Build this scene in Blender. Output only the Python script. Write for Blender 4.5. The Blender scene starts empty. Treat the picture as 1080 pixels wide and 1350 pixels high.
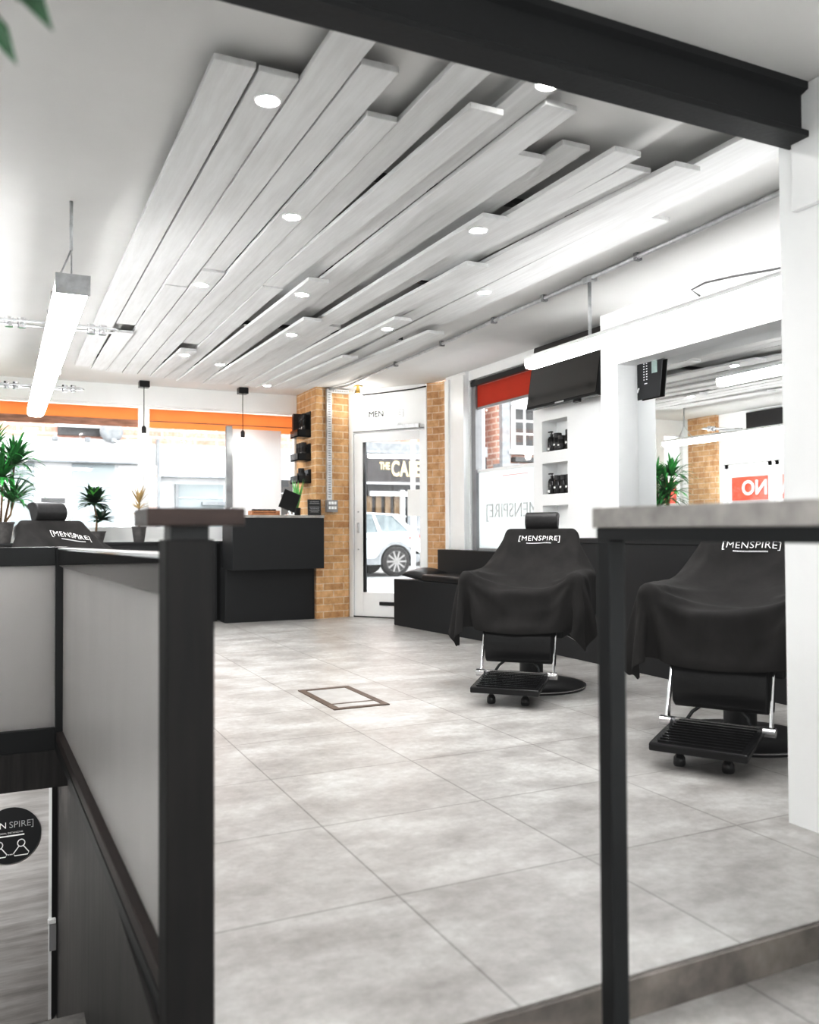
import bpy, bmesh, math, random
import numpy as np
from mathutils import Vector, Matrix, Euler
random.seed(7)
S = bpy.context.scene
COL = S.collection
PI = math.pi
R = math.radians

# ------------------------------------------------------------------ materials
def nodes(name):
    m = bpy.data.materials.new(name); m.use_nodes = True
    nt = m.node_tree; nt.nodes.clear()
    out = nt.nodes.new('ShaderNodeOutputMaterial')
    return m, nt, out

def lk(nt, a, b): nt.links.new(a, b)

def coord(nt, scale=(1, 1, 1), rot=(0, 0, 0), loc=(0, 0, 0), kind='Object'):
    tc = nt.nodes.new('ShaderNodeTexCoord'); mp = nt.nodes.new('ShaderNodeMapping')
    mp.inputs['Scale'].default_value = scale; mp.inputs['Rotation'].default_value = rot; mp.inputs['Location'].default_value = loc
    lk(nt, tc.outputs[kind], mp.inputs['Vector'])
    return mp.outputs['Vector']

def noise(nt, vec, scale=5, detail=4, rough=.55):
    n = nt.nodes.new('ShaderNodeTexNoise'); n.inputs['Scale'].default_value = scale
    n.inputs['Detail'].default_value = detail; n.inputs['Roughness'].default_value = rough
    lk(nt, vec, n.inputs['Vector']); return n.outputs['Fac']

def ramp(nt, fac, stops):
    r = nt.nodes.new('ShaderNodeValToRGB'); e = r.color_ramp.elements
    while len(e) < len(stops): e.new(.5)
    for el, (p, c) in zip(e, stops): el.position = p; el.color = (*c, 1)
    lk(nt, fac, r.inputs['Fac']); return r.outputs['Color']

def bump(nt, height, strength=.2, dist=.01):
    b = nt.nodes.new('ShaderNodeBump'); b.inputs['Strength'].default_value = strength; b.inputs['Distance'].default_value = dist
    lk(nt, height, b.inputs['Height']); return b.outputs['Normal']

def principled(nt, out, rough=.5, metal=0., spec=.5):
    p = nt.nodes.new('ShaderNodeBsdfPrincipled')
    p.inputs['Roughness'].default_value = rough; p.inputs['Metallic'].default_value = metal
    p.inputs['Specular IOR Level'].default_value = spec
    lk(nt, p.outputs['BSDF'], out.inputs['Surface']); return p

def mat(name, c, rough=.5, metal=0., var=.08, scale=6., bmp=0., stretch=(1, 1, 1), spec=.5, detail=4, rot=(0, 0, 0), coat=0.):
    """painted / plastic / cloth surface with a little procedural variation"""
    m, nt, out = nodes(name); p = principled(nt, out, rough, metal, spec)
    v = coord(nt, stretch, rot); f = noise(nt, v, scale, detail)
    lo = tuple(max(0, x * (1 - var)) for x in c); hi = tuple(min(1, x * (1 + var)) for x in c)
    lk(nt, ramp(nt, f, [(.3, lo), (.7, hi)]), p.inputs['Base Color'])
    if bmp: lk(nt, bump(nt, f, bmp), p.inputs['Normal'])
    if coat: p.inputs['Coat Weight'].default_value = coat; p.inputs['Coat Roughness'].default_value = .1
    return m

def emis(name, c, strength):
    m, nt, out = nodes(name); e = nt.nodes.new('ShaderNodeEmission')
    v = coord(nt); f = noise(nt, v, 3)
    lk(nt, ramp(nt, f, [(0, tuple(x * .96 for x in c)), (1, c)]), e.inputs['Color'])
    e.inputs['Strength'].default_value = strength
    lk(nt, e.outputs[0], out.inputs['Surface']); return m

def glass(name, tint=(1, 1, 1), refl=.06):
    m, nt, out = nodes(name)
    t = nt.nodes.new('ShaderNodeBsdfTransparent'); g = nt.nodes.new('ShaderNodeBsdfGlossy'); x = nt.nodes.new('ShaderNodeMixShader')
    v = coord(nt); f = noise(nt, v, 2)
    lk(nt, ramp(nt, f, [(0, tuple(q * .98 for q in tint)), (1, tint)]), t.inputs['Color'])
    g.inputs['Roughness'].default_value = .02
    x.inputs['Fac'].default_value = refl
    lk(nt, t.outputs[0], x.inputs[1]); lk(nt, g.outputs[0], x.inputs[2]); lk(nt, x.outputs[0], out.inputs['Surface'])
    return m

def frosted(name, c, trans=.45, rough=.6):
    m, nt, out = nodes(name)
    d = nt.nodes.new('ShaderNodeBsdfPrincipled'); d.inputs['Roughness'].default_value = rough
    t = nt.nodes.new('ShaderNodeBsdfTranslucent'); x = nt.nodes.new('ShaderNodeMixShader')
    v = coord(nt, (1, 1, .35)); f = noise(nt, v, 4, 5)
    col = ramp(nt, f, [(.25, tuple(q * .93 for q in c)), (.75, c)])
    lk(nt, col, d.inputs['Base Color']); lk(nt, col, t.inputs['Color'])
    x.inputs['Fac'].default_value = trans
    lk(nt, d.outputs[0], x.inputs[1]); lk(nt, t.outputs[0], x.inputs[2]); lk(nt, x.outputs[0], out.inputs['Surface'])
    return m

def wood(name, a, b, axis=1, rough=.5, bmp=.25, scale=3.):
    st = [14, 14, 14]; st[axis] = 1.0
    m, nt, out = nodes(name); p = principled(nt, out, rough, 0, .3)
    v = coord(nt, tuple(st)); f = noise(nt, v, scale, 8, .65)
    v2 = coord(nt); f2 = noise(nt, v2, 1.7, 3)
    mx = nt.nodes.new('ShaderNodeMath'); mx.operation = 'MULTIPLY_ADD'; mx.inputs[1].default_value = .5
    lk(nt, f2, mx.inputs[0]); lk(nt, f, mx.inputs[2])
    lk(nt, ramp(nt, mx.outputs[0], [(.5, a), (.95, b)]), p.inputs['Base Color'])
    lk(nt, bump(nt, f, bmp, .004), p.inputs['Normal'])
    return m

def brick(name, c1, c2, mortar, vertical_axis_xz=True, bw=.225, bh=.075, rot=(PI / 2, 0, 0), ms=.01, rough=.85):
    m, nt, out = nodes(name); p = principled(nt, out, rough)
    sx = nt.nodes.new('ShaderNodeSeparateXYZ'); lk(nt, coord(nt), sx.inputs[0])
    df = nt.nodes.new('ShaderNodeMath'); df.operation = 'SUBTRACT'; lk(nt, sx.outputs[0], df.inputs[0]); lk(nt, sx.outputs[1], df.inputs[1])
    cx = nt.nodes.new('ShaderNodeCombineXYZ'); lk(nt, df.outputs[0], cx.inputs[0]); lk(nt, sx.outputs[2], cx.inputs[1]); v = cx.outputs[0]
    b = nt.nodes.new('ShaderNodeTexBrick'); lk(nt, v, b.inputs['Vector'])
    b.inputs['Color1'].default_value = (*c1, 1); b.inputs['Color2'].default_value = (*c2, 1); b.inputs['Mortar'].default_value = (*mortar, 1)
    b.inputs['Scale'].default_value = 1; b.inputs['Mortar Size'].default_value = ms; b.inputs['Mortar Smooth'].default_value = .3
    b.inputs['Brick Width'].default_value = bw; b.inputs['Row Height'].default_value = bh
    f = noise(nt, coord(nt), 9, 7, .75)
    mx = nt.nodes.new('ShaderNodeMix'); mx.data_type = 'RGBA'; mx.blend_type = 'MULTIPLY'; mx.inputs['Factor'].default_value = .6
    lk(nt, b.outputs['Color'], mx.inputs['A']); lk(nt, ramp(nt, f, [(.32, (.62, .45, .30)), (.5, (1, 1, 1)), (.68, (1.25, 1.32, 1.45))]), mx.inputs['B'])
    lk(nt, mx.outputs['Result'], p.inputs['Base Color'])
    ad = nt.nodes.new('ShaderNodeMath'); ad.operation = 'SUBTRACT'; lk(nt, f, ad.inputs[0]); lk(nt, b.outputs['Fac'], ad.inputs[1])
    lk(nt, bump(nt, ad.outputs[0], .6, .012), p.inputs['Normal'])
    return m

def tiles(name, off=(0, 0)):
    m, nt, out = nodes(name); p = principled(nt, out, .38, 0, .45)
    v = coord(nt, (1, 1, 1), (0, 0, 0), (off[0], off[1], 0))
    b = nt.nodes.new('ShaderNodeTexBrick'); lk(nt, v, b.inputs['Vector']); b.offset = 0
    b.inputs['Color1'].default_value = (.435, .427, .418, 1); b.inputs['Color2'].default_value = (.51, .503, .494, 1)
    b.inputs['Mortar'].default_value = (.29, .28, .27, 1)
    b.inputs['Scale'].default_value = 1; b.inputs['Mortar Size'].default_value = .0035; b.inputs['Mortar Smooth'].default_value = .2
    b.inputs['Brick Width'].default_value = .63; b.inputs['Row Height'].default_value = .614
    f = noise(nt, coord(nt, (1, 1.6, 1), (0, 0, .5)), 2.6, 10, .68)
    f2 = noise(nt, coord(nt), 24, 6, .7)
    mx = nt.nodes.new('ShaderNodeMix'); mx.data_type = 'RGBA'; mx.blend_type = 'MULTIPLY'; mx.inputs['Factor'].default_value = 1
    lk(nt, b.outputs['Color'], mx.inputs['A']); lk(nt, ramp(nt, f, [(.3, (.68, .665, .652)), (.48, (.91, .905, .90)), (.66, (1.18, 1.2, 1.2))]), mx.inputs['B'])
    m2 = nt.nodes.new('ShaderNodeMix'); m2.data_type = 'RGBA'; m2.blend_type = 'MULTIPLY'; m2.inputs['Factor'].default_value = 1
    lk(nt, mx.outputs['Result'], m2.inputs['A']); lk(nt, ramp(nt, f2, [(.3, (.84, .83, .82)), (.7, (1.08, 1.08, 1.08))]), m2.inputs['B'])
    lk(nt, m2.outputs['Result'], p.inputs['Base Color'])
    rr = ramp(nt, f, [(.3, (.3, .3, .3)), (.7, (.46, .46, .46))]); lk(nt, rr, p.inputs['Roughness'])
    inv = nt.nodes.new('ShaderNodeMath'); inv.operation = 'MULTIPLY_ADD'; inv.inputs[1].default_value = -1.5; lk(nt, b.outputs['Fac'], inv.inputs[0]); lk(nt, f2, inv.inputs[2])
    lk(nt, bump(nt, inv.outputs[0], .12, .004), p.inputs['Normal'])
    return m

M = {}
M['wall'] = mat('white_paint', (.89, .90, .90), .6, var=.02, scale=3, bmp=.03)
M['ceil'] = mat('ceiling_paint', (.72, .715, .705), .8, var=.03, scale=1.5, bmp=.03)
M['trimw'] = mat('white_gloss', (.88, .89, .89), .3, var=.02, scale=4)
M['plank'] = wood('whitewashed_wood', (.66, .66, .655), (.78, .785, .785), 1, .6, .4, 2.2)
M['beam'] = mat('beam_black_steel', (.005, .0065, .0078), .5, var=.25, scale=60, bmp=.1)
M['beamflange'] = mat('beam_flange_steel', (.028, .028, .029), .5, var=.25, scale=60, bmp=.1)
M['floor'] = tiles('stone_tile_floor', (-.99 + .63 * 3, -1.545 + .614 * 3))
M['riser'] = mat('stone_riser', (.20, .18, .165), .5, var=.5, scale=7, detail=8)
M['black'] = mat('black_laminate', (.0085, .0095, .011), .5, var=.12, scale=8)
M['blacksteel'] = mat('black_powdercoat', (.003, .005, .0064), .4, var=.15, scale=30)
M['charcoal'] = mat('charcoal_metal', (.017, .017, .018), .4, var=.2, scale=10)
M['railgloss'] = mat('glossy_rail', (.03, .027, .026), .06, var=.2, scale=3, spec=.9)
M['darkwood'] = wood('dark_stained_wood', (.003, .0032, .0035), (.012, .0105, .0095), 2, .55, .2)
M['darkwoodv'] = wood('dark_stair_boards', (.008, .0075, .0075), (.085, .078, .075), 2, .4, .3, 1.6)
M['cap'] = wood('brown_cap_wood', (.022, .014, .012), (.055, .036, .031), 0, .4, .2)
M['frost'] = frosted('frosted_panel', (.74, .725, .715), .3, .35)
M['frostw'] = frosted('frosted_window_film', (.84, .87, .87), .5)
M['concrete'] = mat('concrete_top', (.36, .345, .33), .7, var=.22, scale=18, bmp=.1, detail=8)
M['leather'] = mat('black_leather', (.008, .008, .009), .35, var=.3, scale=40, bmp=.12)
M['leatherg'] = mat('grey_black_leather', (.022, .021, .022), .45, var=.2, scale=50, bmp=.1)
M['cape'] = mat('cape_cloth', (.023, .0215, .021), .8, var=.25, scale=9, bmp=.35, spec=.25, detail=6, stretch=(1, 1, .45))
M['logo'] = mat('white_print', (.82, .82, .82), .6, var=.05)
M['chrome'] = mat('chrome', (.82, .82, .83), .12, 1., var=.05)
M['steel'] = mat('galvanised_steel', (.62, .63, .64), .35, .6, var=.15, scale=20)
M['blackplastic'] = mat('black_plastic', (.007, .007, .008), .2, var=.2)
M['screen'] = mat('tv_screen', (.012, .009, .007), .1, var=.3, scale=2, spec=.9, coat=.8)
M['brickL'] = brick('yellow_brick', (.70, .46, .25), (.52, .31, .155), (.70, .56, .40), bh=.08, ms=.007)
M['brickR'] = brick('yellow_brick_side', (.68, .46, .27), (.54, .33, .18), (.70, .56, .42), bh=.08, ms=.007)
M['brickX'] = brick('red_brick_outside', (.62, .38, .30), (.54, .32, .26), (.74, .64, .58), bh=.2, bw=.6, ms=.03)
M['glass'] = glass('window_glass', (.98, .99, .99), .05)
M['orange'] = frosted('orange_film', (.98, .56, .30), .8)
M['orangeR'] = frosted('red_orange_blind', (.55, .10, .04), .5)
M['brownband'] = mat('brown_band', (.40, .22, .16), .6, var=.35, scale=5, stretch=(1, 1, 6))
M['tube'] = emis('tube_light', (1, 1, 1), 17)
M['spot'] = emis('spot_glow', (1, .99, .96), 60)
M['bulb'] = emis('bulb_glow', (1, .98, .93), 12)
M['panel'] = emis('fill_panel_glow', (1, 1, 1), 26)  # glow of the unseen fill panels added behind the camera
M['lightbody'] = mat('white_enamel', (.88, .88, .88), .3, var=.02)
M['brass'] = mat('brass', (.62, .42, .14), .3, 1., var=.1)
M['bronze'] = mat('bronze_frame', (.16, .125, .105), .45, .5, var=.2, scale=30)
M['matglass'] = mat('floor_box_tile', (.46, .462, .46), .3, var=.12, scale=8)
M['leaf'] = mat('leaf_green', (.035, .20, .05), .4, var=.55, scale=9)
M['leaf2'] = mat('leaf_light_green', (.10, .33, .07), .4, var=.5, scale=9)
M['leafd'] = mat('leaf_dark_green', (.008, .05, .016), .5, var=.5, scale=9)
M['yucca'] = mat('leaf_straw', (.40, .30, .15), .5, var=.45, scale=9)
M['stem'] = mat('stem_brown', (.22, .15, .09), .7, var=.3, scale=20)
M['pot'] = mat('grey_pot', (.09, .085, .085), .6, var=.25, scale=20)
M['mirror'] = mat('mirror_silver', (.93, .94, .94), .01, 1., var=.005)
M['asphalt'] = mat('road', (.34, .34, .34), .8, var=.1, scale=10)
M['facade'] = mat('white_facade', (.80, .80, .80), .6, var=.03, scale=1)
M['pane'] = mat('pale_shop_pane', (.36, .40, .41), .5, var=.12, scale=.8)
M['darkpane'] = mat('dark_shop_pane', (.07, .068, .068), .6, var=.3, scale=1.5)
M['greyx'] = mat('grey_outdoor_metal', (.30, .31, .32), .5, var=.2)
M['pink'] = brick('pink_brick_column', (.85, .66, .60), (.80, .60, .55), (.9, .8, .76), bh=.2, bw=.6, ms=.03)
M['fascia'] = mat('dark_fascia', (.055, .048, .048), .5, var=.15)
M['cream'] = mat('cream_letters', (.92, .74, .42), .5, var=.05)
M['redsign'] = mat('red_shop_sign', (.72, .10, .06), .5, var=.15)
M['carpaint'] = mat('car_silver_paint', (.70, .72, .73), .25, .1, var=.03, coat=.6)
M['carglass'] = mat('car_glass', (.20, .23, .24), .1, var=.25, scale=3)
M['tyre'] = mat('tyre_rubber', (.022, .020, .020), .7, var=.2, scale=20)
M['rim'] = mat('alloy_rim', (.34, .33, .32), .4, .6, var=.1)
M['tail'] = mat('tail_light_red', (.45, .03, .02), .2, var=.2)
M['doorwood'] = wood('pale_laminate', (.36, .34, .33), (.74, .73, .72), 0, .5, .1, 1.5)
M['traywood'] = mat('tray_wood', (.50, .24, .12), .5, var=.35, scale=30)
M['greypaint'] = mat('grey_frame_paint', (.30, .30, .305), .4, var=.1)
M['paper'] = mat('white_paper', (.90, .90, .89), .6, var=.02)
M['reflector'] = mat('greyblue', (.30, .38, .36), .4, var=.2)
M['transgreen'] = mat('pale_green_leaf', (.25, .62, .22), .4, var=.35, scale=12)
M['cutcolour'] = mat('faint_grey_vinyl', (.60, .62, .62), .6, var=.05)

# ------------------------------------------------------------------ mesh builder
class MB:
    def __init__(s): s.bm = bmesh.new()
    def _add(s, vs, fs, mi=0):
        bv = [s.bm.verts.new(v) for v in vs]
        for f in fs:
            try: fc = s.bm.faces.new([bv[i] for i in f]); fc.material_index = mi
            except ValueError: pass
        return s
    def box(s, x0, x1, y0, y1, z0, z1, mi=0):
        vs = [(x0, y0, z0), (x1, y0, z0), (x1, y1, z0), (x0, y1, z0), (x0, y0, z1), (x1, y0, z1), (x1, y1, z1), (x0, y1, z1)]
        return s._add(vs, [(0, 3, 2, 1), (4, 5, 6, 7), (0, 1, 5, 4), (1, 2, 6, 5), (2, 3, 7, 6), (3, 0, 4, 7)], mi)
    def obox(s, c, size, mtx, mi=0):
        hx, hy, hz = (q / 2 for q in size); vs = []
        for z in (-hz, hz):
            for (x, y) in ((-hx, -hy), (hx, -hy), (hx, hy), (-hx, hy)): vs.append(Vector(c) + mtx @ Vector((x, y, z)))
        return s._add(vs, [(0, 3, 2, 1), (4, 5, 6, 7), (0, 1, 5, 4), (1, 2, 6, 5), (2, 3, 7, 6), (3, 0, 4, 7)], mi)
    def hexa(s, vs, mi=0):   # 4 bottom, 4 top, both counter-clockwise from above
        return s._add(vs, [(0, 3, 2, 1), (4, 5, 6, 7), (0, 1, 5, 4), (1, 2, 6, 5), (2, 3, 7, 6), (3, 0, 4, 7)], mi)
    def prism(s, poly, z0, z1, mi=0):   # poly in xy
        n = len(poly); vs = [(x, y, z0) for x, y in poly] + [(x, y, z1) for x, y in poly]
        return s._add(vs, [tuple(range(n - 1, -1, -1)), tuple(range(n, 2 * n))] + [(i, (i + 1) % n, n + (i + 1) % n, n + i) for i in range(n)], mi)
    def prism_y(s, poly, y0, y1, mi=0):  # poly in xz
        n = len(poly); vs = [(x, y0, z) for x, z in poly] + [(x, y1, z) for x, z in poly]
        return s._add(vs, [tuple(range(n)), tuple(range(2 * n - 1, n - 1, -1))] + [(i, n + i, n + (i + 1) % n, (i + 1) % n) for i in range(n)], mi)
    def prism_x(s, poly, x0, x1, mi=0):  # poly in yz
        n = len(poly); vs = [(x0, y, z) for y, z in poly] + [(x1, y, z) for y, z in poly]
        return s._add(vs, [tuple(range(n - 1, -1, -1)), tuple(range(n, 2 * n))] + [(i, (i + 1) % n, n + (i + 1) % n, n + i) for i in range(n)], mi)
    def tube(s, pts, r, n=10, mi=0, caps=True):
        pts = [Vector(p) for p in pts]; rs = r if isinstance(r, (list, tuple)) else [r] * len(pts)
        rings = []; up = None
        for i, p in enumerate(pts):
            d = (pts[min(i + 1, len(pts) - 1)] - pts[max(i - 1, 0)]).normalized()
            if up is None: up = Vector((0, 0, 1)) if abs(d.z) < .9 else Vector((1, 0, 0))
            a = d.cross(up).normalized(); b = a.cross(d).normalized(); up = b
            rings.append([s.bm.verts.new(p + a * math.cos(2 * PI * k / n) * rs[i] + b * math.sin(2 * PI * k / n) * rs[i]) for k in range(n)])
        for i in range(len(pts) - 1):
            for k in range(n):
                f = s.bm.faces.new((rings[i][k], rings[i][(k + 1) % n], rings[i + 1][(k + 1) % n], rings[i + 1][k])); f.material_index = mi
        if caps:
            for rg, rev in ((rings[0], 0), (rings[-1], 1)):
                try: f = s.bm.faces.new(rg[::-1] if rev else rg); f.material_index = mi
                except ValueError: pass
        return s
    def lathe(s, prof, c=(0, 0, 0), n=20, mi=0):  # prof [(r,z)], closed with caps
        rings = []
        for r, z in prof: rings.append([s.bm.verts.new((c[0] + r * math.cos(2 * PI * k / n), c[1] + r * math.sin(2 * PI * k / n), c[2] + z)) for k in range(n)])
        for i in range(len(prof) - 1):
            for k in range(n):
                f = s.bm.faces.new((rings[i][k], rings[i][(k + 1) % n], rings[i + 1][(k + 1) % n], rings[i + 1][k])); f.material_index = mi
        for rg, rev in ((rings[0], 1), (rings[-1], 0)):
            f = s.bm.faces.new(rg[::-1] if rev else rg); f.material_index = mi
        return s
    def strip(s, pts, w, up=(0, 0, 1), fold=.15, taper=None, mi=0):   # leaf blade
        pts = [Vector(p) for p in pts]; n = len(pts); prev = None
        for i, p in enumerate(pts):
            d = (pts[min(i + 1, n - 1)] - pts[max(i - 1, 0)]).normalized(); a = d.cross(Vector(up))
            if a.length < 1e-3: a = d.cross(Vector((1, 0, 0)))
            a.normalize(); b = a.cross(d)
            t = i / (n - 1); ww = w * (taper(t) if taper else math.sin(PI * (.12 + .88 * t)) ** .7 if t < 1 else 0.02)
            row = [s.bm.verts.new(p - a * ww + b * ww * fold), s.bm.verts.new(p), s.bm.verts.new(p + a * ww + b * ww * fold)]
            if prev:
                for k in (0, 1):
                    f = s.bm.faces.new((prev[k], prev[k + 1], row[k + 1], row[k])); f.material_index = mi
            prev = row
        return s
    def build(s, name, mats, parent=None, bevel=0., seg=2, smooth=None, sub=0):
        bmesh.ops.recalc_face_normals(s.bm, faces=s.bm.faces)
        me = bpy.data.meshes.new(name); s.bm.to_mesh(me); s.bm.free()
        for m in (mats if isinstance(mats, (list, tuple)) else [mats]): me.materials.append(m)
        o = bpy.data.objects.new(name, me); COL.objects.link(o)
        if parent: o.parent = parent
        if bevel:
            b = o.modifiers.new('bevel', 'BEVEL'); b.width = bevel; b.segments = seg; b.limit_method = 'ANGLE'; b.angle_limit = R(40)
        if sub:
            m = o.modifiers.new('sub', 'SUBSURF'); m.levels = sub; m.render_levels = sub
        if smooth is None: smooth = False
        if smooth or sub:
            for p in me.polygons: p.use_smooth = True
            if smooth and smooth != True: me.set_sharp_from_angle(angle=R(smooth))
        return o

def tag(o, label=None, cat=None, group=None, kind=None):
    if label: o['label'] = label
    if cat: o['category'] = cat
    if group: o['group'] = group
    if kind: o['kind'] = kind
    return o

def thing(name, label, cat, loc=(0, 0, 0), rz=0., group=None):
    o = bpy.data.objects.new(name, None); o.empty_display_size = .1; COL.objects.link(o)
    o.location = loc; o.rotation_euler = (0, 0, rz)
    return tag(o, label, cat, group)

def struct(o, label=None, cat='building'): return tag(o, label, cat, kind='structure')

def copy_tree(o, parent=None):
    c = o.copy(); COL.objects.link(c); c.parent = parent
    for ch in list(o.children): copy_tree(ch, c)
    return c

def text_mesh(body, size, extrude=.0, bold=0., spacing=1.):
    cu = bpy.data.curves.new('lettering', 'FONT'); cu.body = body; cu.size = size; cu.extrude = extrude; cu.offset = bold
    cu.align_x = 'CENTER'; cu.align_y = 'CENTER'; cu.space_character = spacing; cu.resolution_u = 3
    o = bpy.data.objects.new('lettering', cu); COL.objects.link(o)
    dg = bpy.context.evaluated_depsgraph_get(); dg.update()
    me = bpy.data.meshes.new_from_object(o.evaluated_get(dg))
    bpy.data.objects.remove(o); bpy.data.curves.remove(cu)
    return me

def text(name, body, size, m, loc, xdir, ydir, parent=None, extrude=.0015, bold=0., spacing=1., xs=1.):
    me = text_mesh(body, size, extrude, bold, spacing); me.materials.clear(); me.materials.append(m)
    me.transform(Matrix.Diagonal((xs, 1, 1, 1)))
    x = Vector(xdir).normalized(); y = Vector(ydir).normalized(); z = x.cross(y)
    me.transform(Matrix(((x.x, y.x, z.x, loc[0]), (x.y, y.y, z.y, loc[1]), (x.z, y.z, z.z, loc[2]), (0, 0, 0, 1))))
    o = bpy.data.objects.new(name, me); COL.objects.link(o)
    if parent: o.parent = parent
    return o

# ------------------------------------------------------------------ camera
Fpx = 1130.0
yaw = math.atan(540 / 1130); pitch = math.atan(25 / 1130); roll = .0055
fw = Vector((math.sin(yaw) * math.cos(pitch), math.cos(yaw) * math.cos(pitch), math.sin(pitch)))
r0 = Vector((math.cos(yaw), -math.sin(yaw), 0)); u0 = r0.cross(fw)
rt = math.cos(roll) * r0 - math.sin(roll) * u0; up = rt.cross(fw)
cam = bpy.data.cameras.new('camera'); cam.sensor_fit = 'VERTICAL'; cam.sensor_height = 36; cam.lens = Fpx / 1350 * 36
cam.clip_start = .05; cam.clip_end = 200
cam.dof.use_dof = True; cam.dof.focus_distance = 5.3; cam.dof.aperture_fstop = 2.6
co = bpy.data.objects.new('camera', cam); COL.objects.link(co)
co.matrix_world = Matrix(((rt.x, up.x, -fw.x, 0), (rt.y, up.y, -fw.y, 0), (rt.z, up.z, -fw.z, 1.0), (0, 0, 0, 1)))
S.camera = co

# ------------------------------------------------------------------ the room
CZ = 2.66
room_poly = [(-.65, 4.3), (-.65, 10.0), (3.7, 10.0), (3.7, 9.43), (4.34, 8.58), (4.42, 8.3), (4.42, 1.545), (.302, 1.545), (.302, 4.3)]
struct(MB().prism(room_poly[::-1], -.09, 0).build('floor', M['floor']), 'upper shop floor of pale grey stone tiles')
struct(MB().box(-.65, 2.6, -2.2, 1.545, -.2, -.09).build('floor', M['floor']), 'lower entrance floor of grey tiles below the step')
struct(MB().box(.285, 2.43, 1.533, 1.549, -.09, -.004).build('trim_1', M['riser']), 'dark stone riser of the low step')
cpoly = [(-.65, 2.06), (4.42, 2.06), (4.42, 8.3), (4.36, 8.62), (3.72, 9.47), (3.72, 10.1), (-.65, 10.1)]
struct(MB().prism(cpoly, CZ, CZ + .1).build('ceiling', M['ceil']), 'grey white plaster ceiling over the shop')
struct(MB().box(-.65, 2.6, -2.2, 1.96, 2.48, 2.76).build('ceiling', M['ceil']), 'lower white ceiling in front of the beam')
# beam: I section, web and two flanges
bm_ = MB().prism_x([(1.957, 2.295), (2.057, 2.295), (2.057, 2.315), (2.015, 2.325), (2.015, 2.65), (1.962, 2.65), (1.962, 2.49), (1.957, 2.478), (1.957, 2.455), (1.985, 2.445), (1.985, 2.335), (1.957, 2.315)], -.65, 2.43)
struct(bm_.build('beam', M['beam']), 'black steel beam across the ceiling')
# left wall with a window
w = MB()
w.box(-.8, -.65, -2.2, 7.2, -2.0, 2.76); w.box(-.8, -.65, 9.2, 10.15, 0, 2.76); w.box(-.8, -.65, 7.2, 9.2, 0, .95); w.box(-.8, -.65, 7.2, 9.2, 1.93, 2.76)
struct(w.build('wall_left', M['wall']))
w = MB(); w.box(-.65, 3.26, 10.0, 10.15, 0, .9); w.box(-.65, 3.26, 10.0, 10.15, 2.44, 2.76)
struct(w.build('wall_front', M['wall']))
struct(MB().box(-.8, 2.6, -2.35, -2.2, -.2, 2.76).build('wall_behind', M['wall']))
# white wall end at right of the opening and its return
w = MB(); w.box(2.43, 2.6, -2.2, 2.1, -.2, 2.76); w.box(2.6, 4.55, 1.95, 2.1, 0, 2.76)
struct(w.build('wall_near', M['wall']), 'white painted wall end at the right of the opening')
struct(MB().box(2.405, 2.43, -.5, 2.03, 2.07, 2.478).build('trim_2', M['trimw'], bevel=.003), 'white boxed trim high on the wall end')
# right wall with three niches
NI = [(1.70, 1.977), (1.32, 1.596), (.945, 1.22)]
w = MB(); x0, x1 = 4.40, 4.58
w.box(x0, x1, 2.1, 6.05, 0, 2.76); w.box(x0, x1, 6.43, 6.57, 0, 2.76); w.box(x0 + .16, x1, 6.05, 6.43, 0, 2.76)
zz = 0
for a, b in sorted(NI): w.box(x0, x0 + .16, 6.05, 6.43, zz, a); zz = b
w.box(x0, x0 + .16, 6.05, 6.43, zz, 2.76)
w.box(x0, x1, 6.57, 7.74, 0, .78); w.box(x0, x1, 6.57, 7.74, 2.56, 2.76)
w.box(x0, x1, 7.74, 8.22, 0, 2.76)
struct(w.build('wall_right', M['wall']))
w = MB(); w.box(4.2, 4.4, 5.139, 5.337, .936, CZ); struct(w.build('pillar', M['wall'], bevel=.004), 'white square column beside the mirror')
struct(MB().hexa([(4.2, 2.1, 2.25), (4.4, 2.1, 2.25), (4.4, 5.139, 2.25), (4.2, 5.139, 2.25), (4.2, 2.1, CZ), (4.4, 2.1, CZ), (4.4, 5.139, CZ), (4.2, 5.139, CZ)]).build('trim_3', M['wall']), 'white bulkhead above the long mirror')
# brick piers
def brick_pier(poly, m, nm, label):
    return struct(MB().prism(poly, 0, CZ).build(nm, m), label)
brick_pier([(3.263, 9.30), (3.67, 9.36), (3.75, 9.46), (3.75, 10.15), (3.263, 10.15)], M['brickL'], 'pillar', 'yellow brick pier left of the glazed door')
brick_pier([(4.325, 8.58), (4.432, 8.44), (4.432, 8.22), (4.58, 8.22), (4.58, 8.68)], M['brickR'], 'pillar', 'yellow brick pier right of the glazed door')
brick_pier([(-.66, 9.27), (-.60, 9.27), (-.60, 9.84), (-.66, 9.84)], M['brickR'], 'pillar', 'brick pier on the left wall near the front window')
w = MB().box(4.36, 4.40, 7.76, 8.2, .0, CZ); w.box(4.335, 4.36, 7.76, 7.84, 0, 2.62); w.box(4.335, 4.36, 8.1, 8.18, 0, 2.62)
struct(w.build('trim_5', M['trimw'], bevel=.004), 'white boxed post between brick pier and side window')

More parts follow.
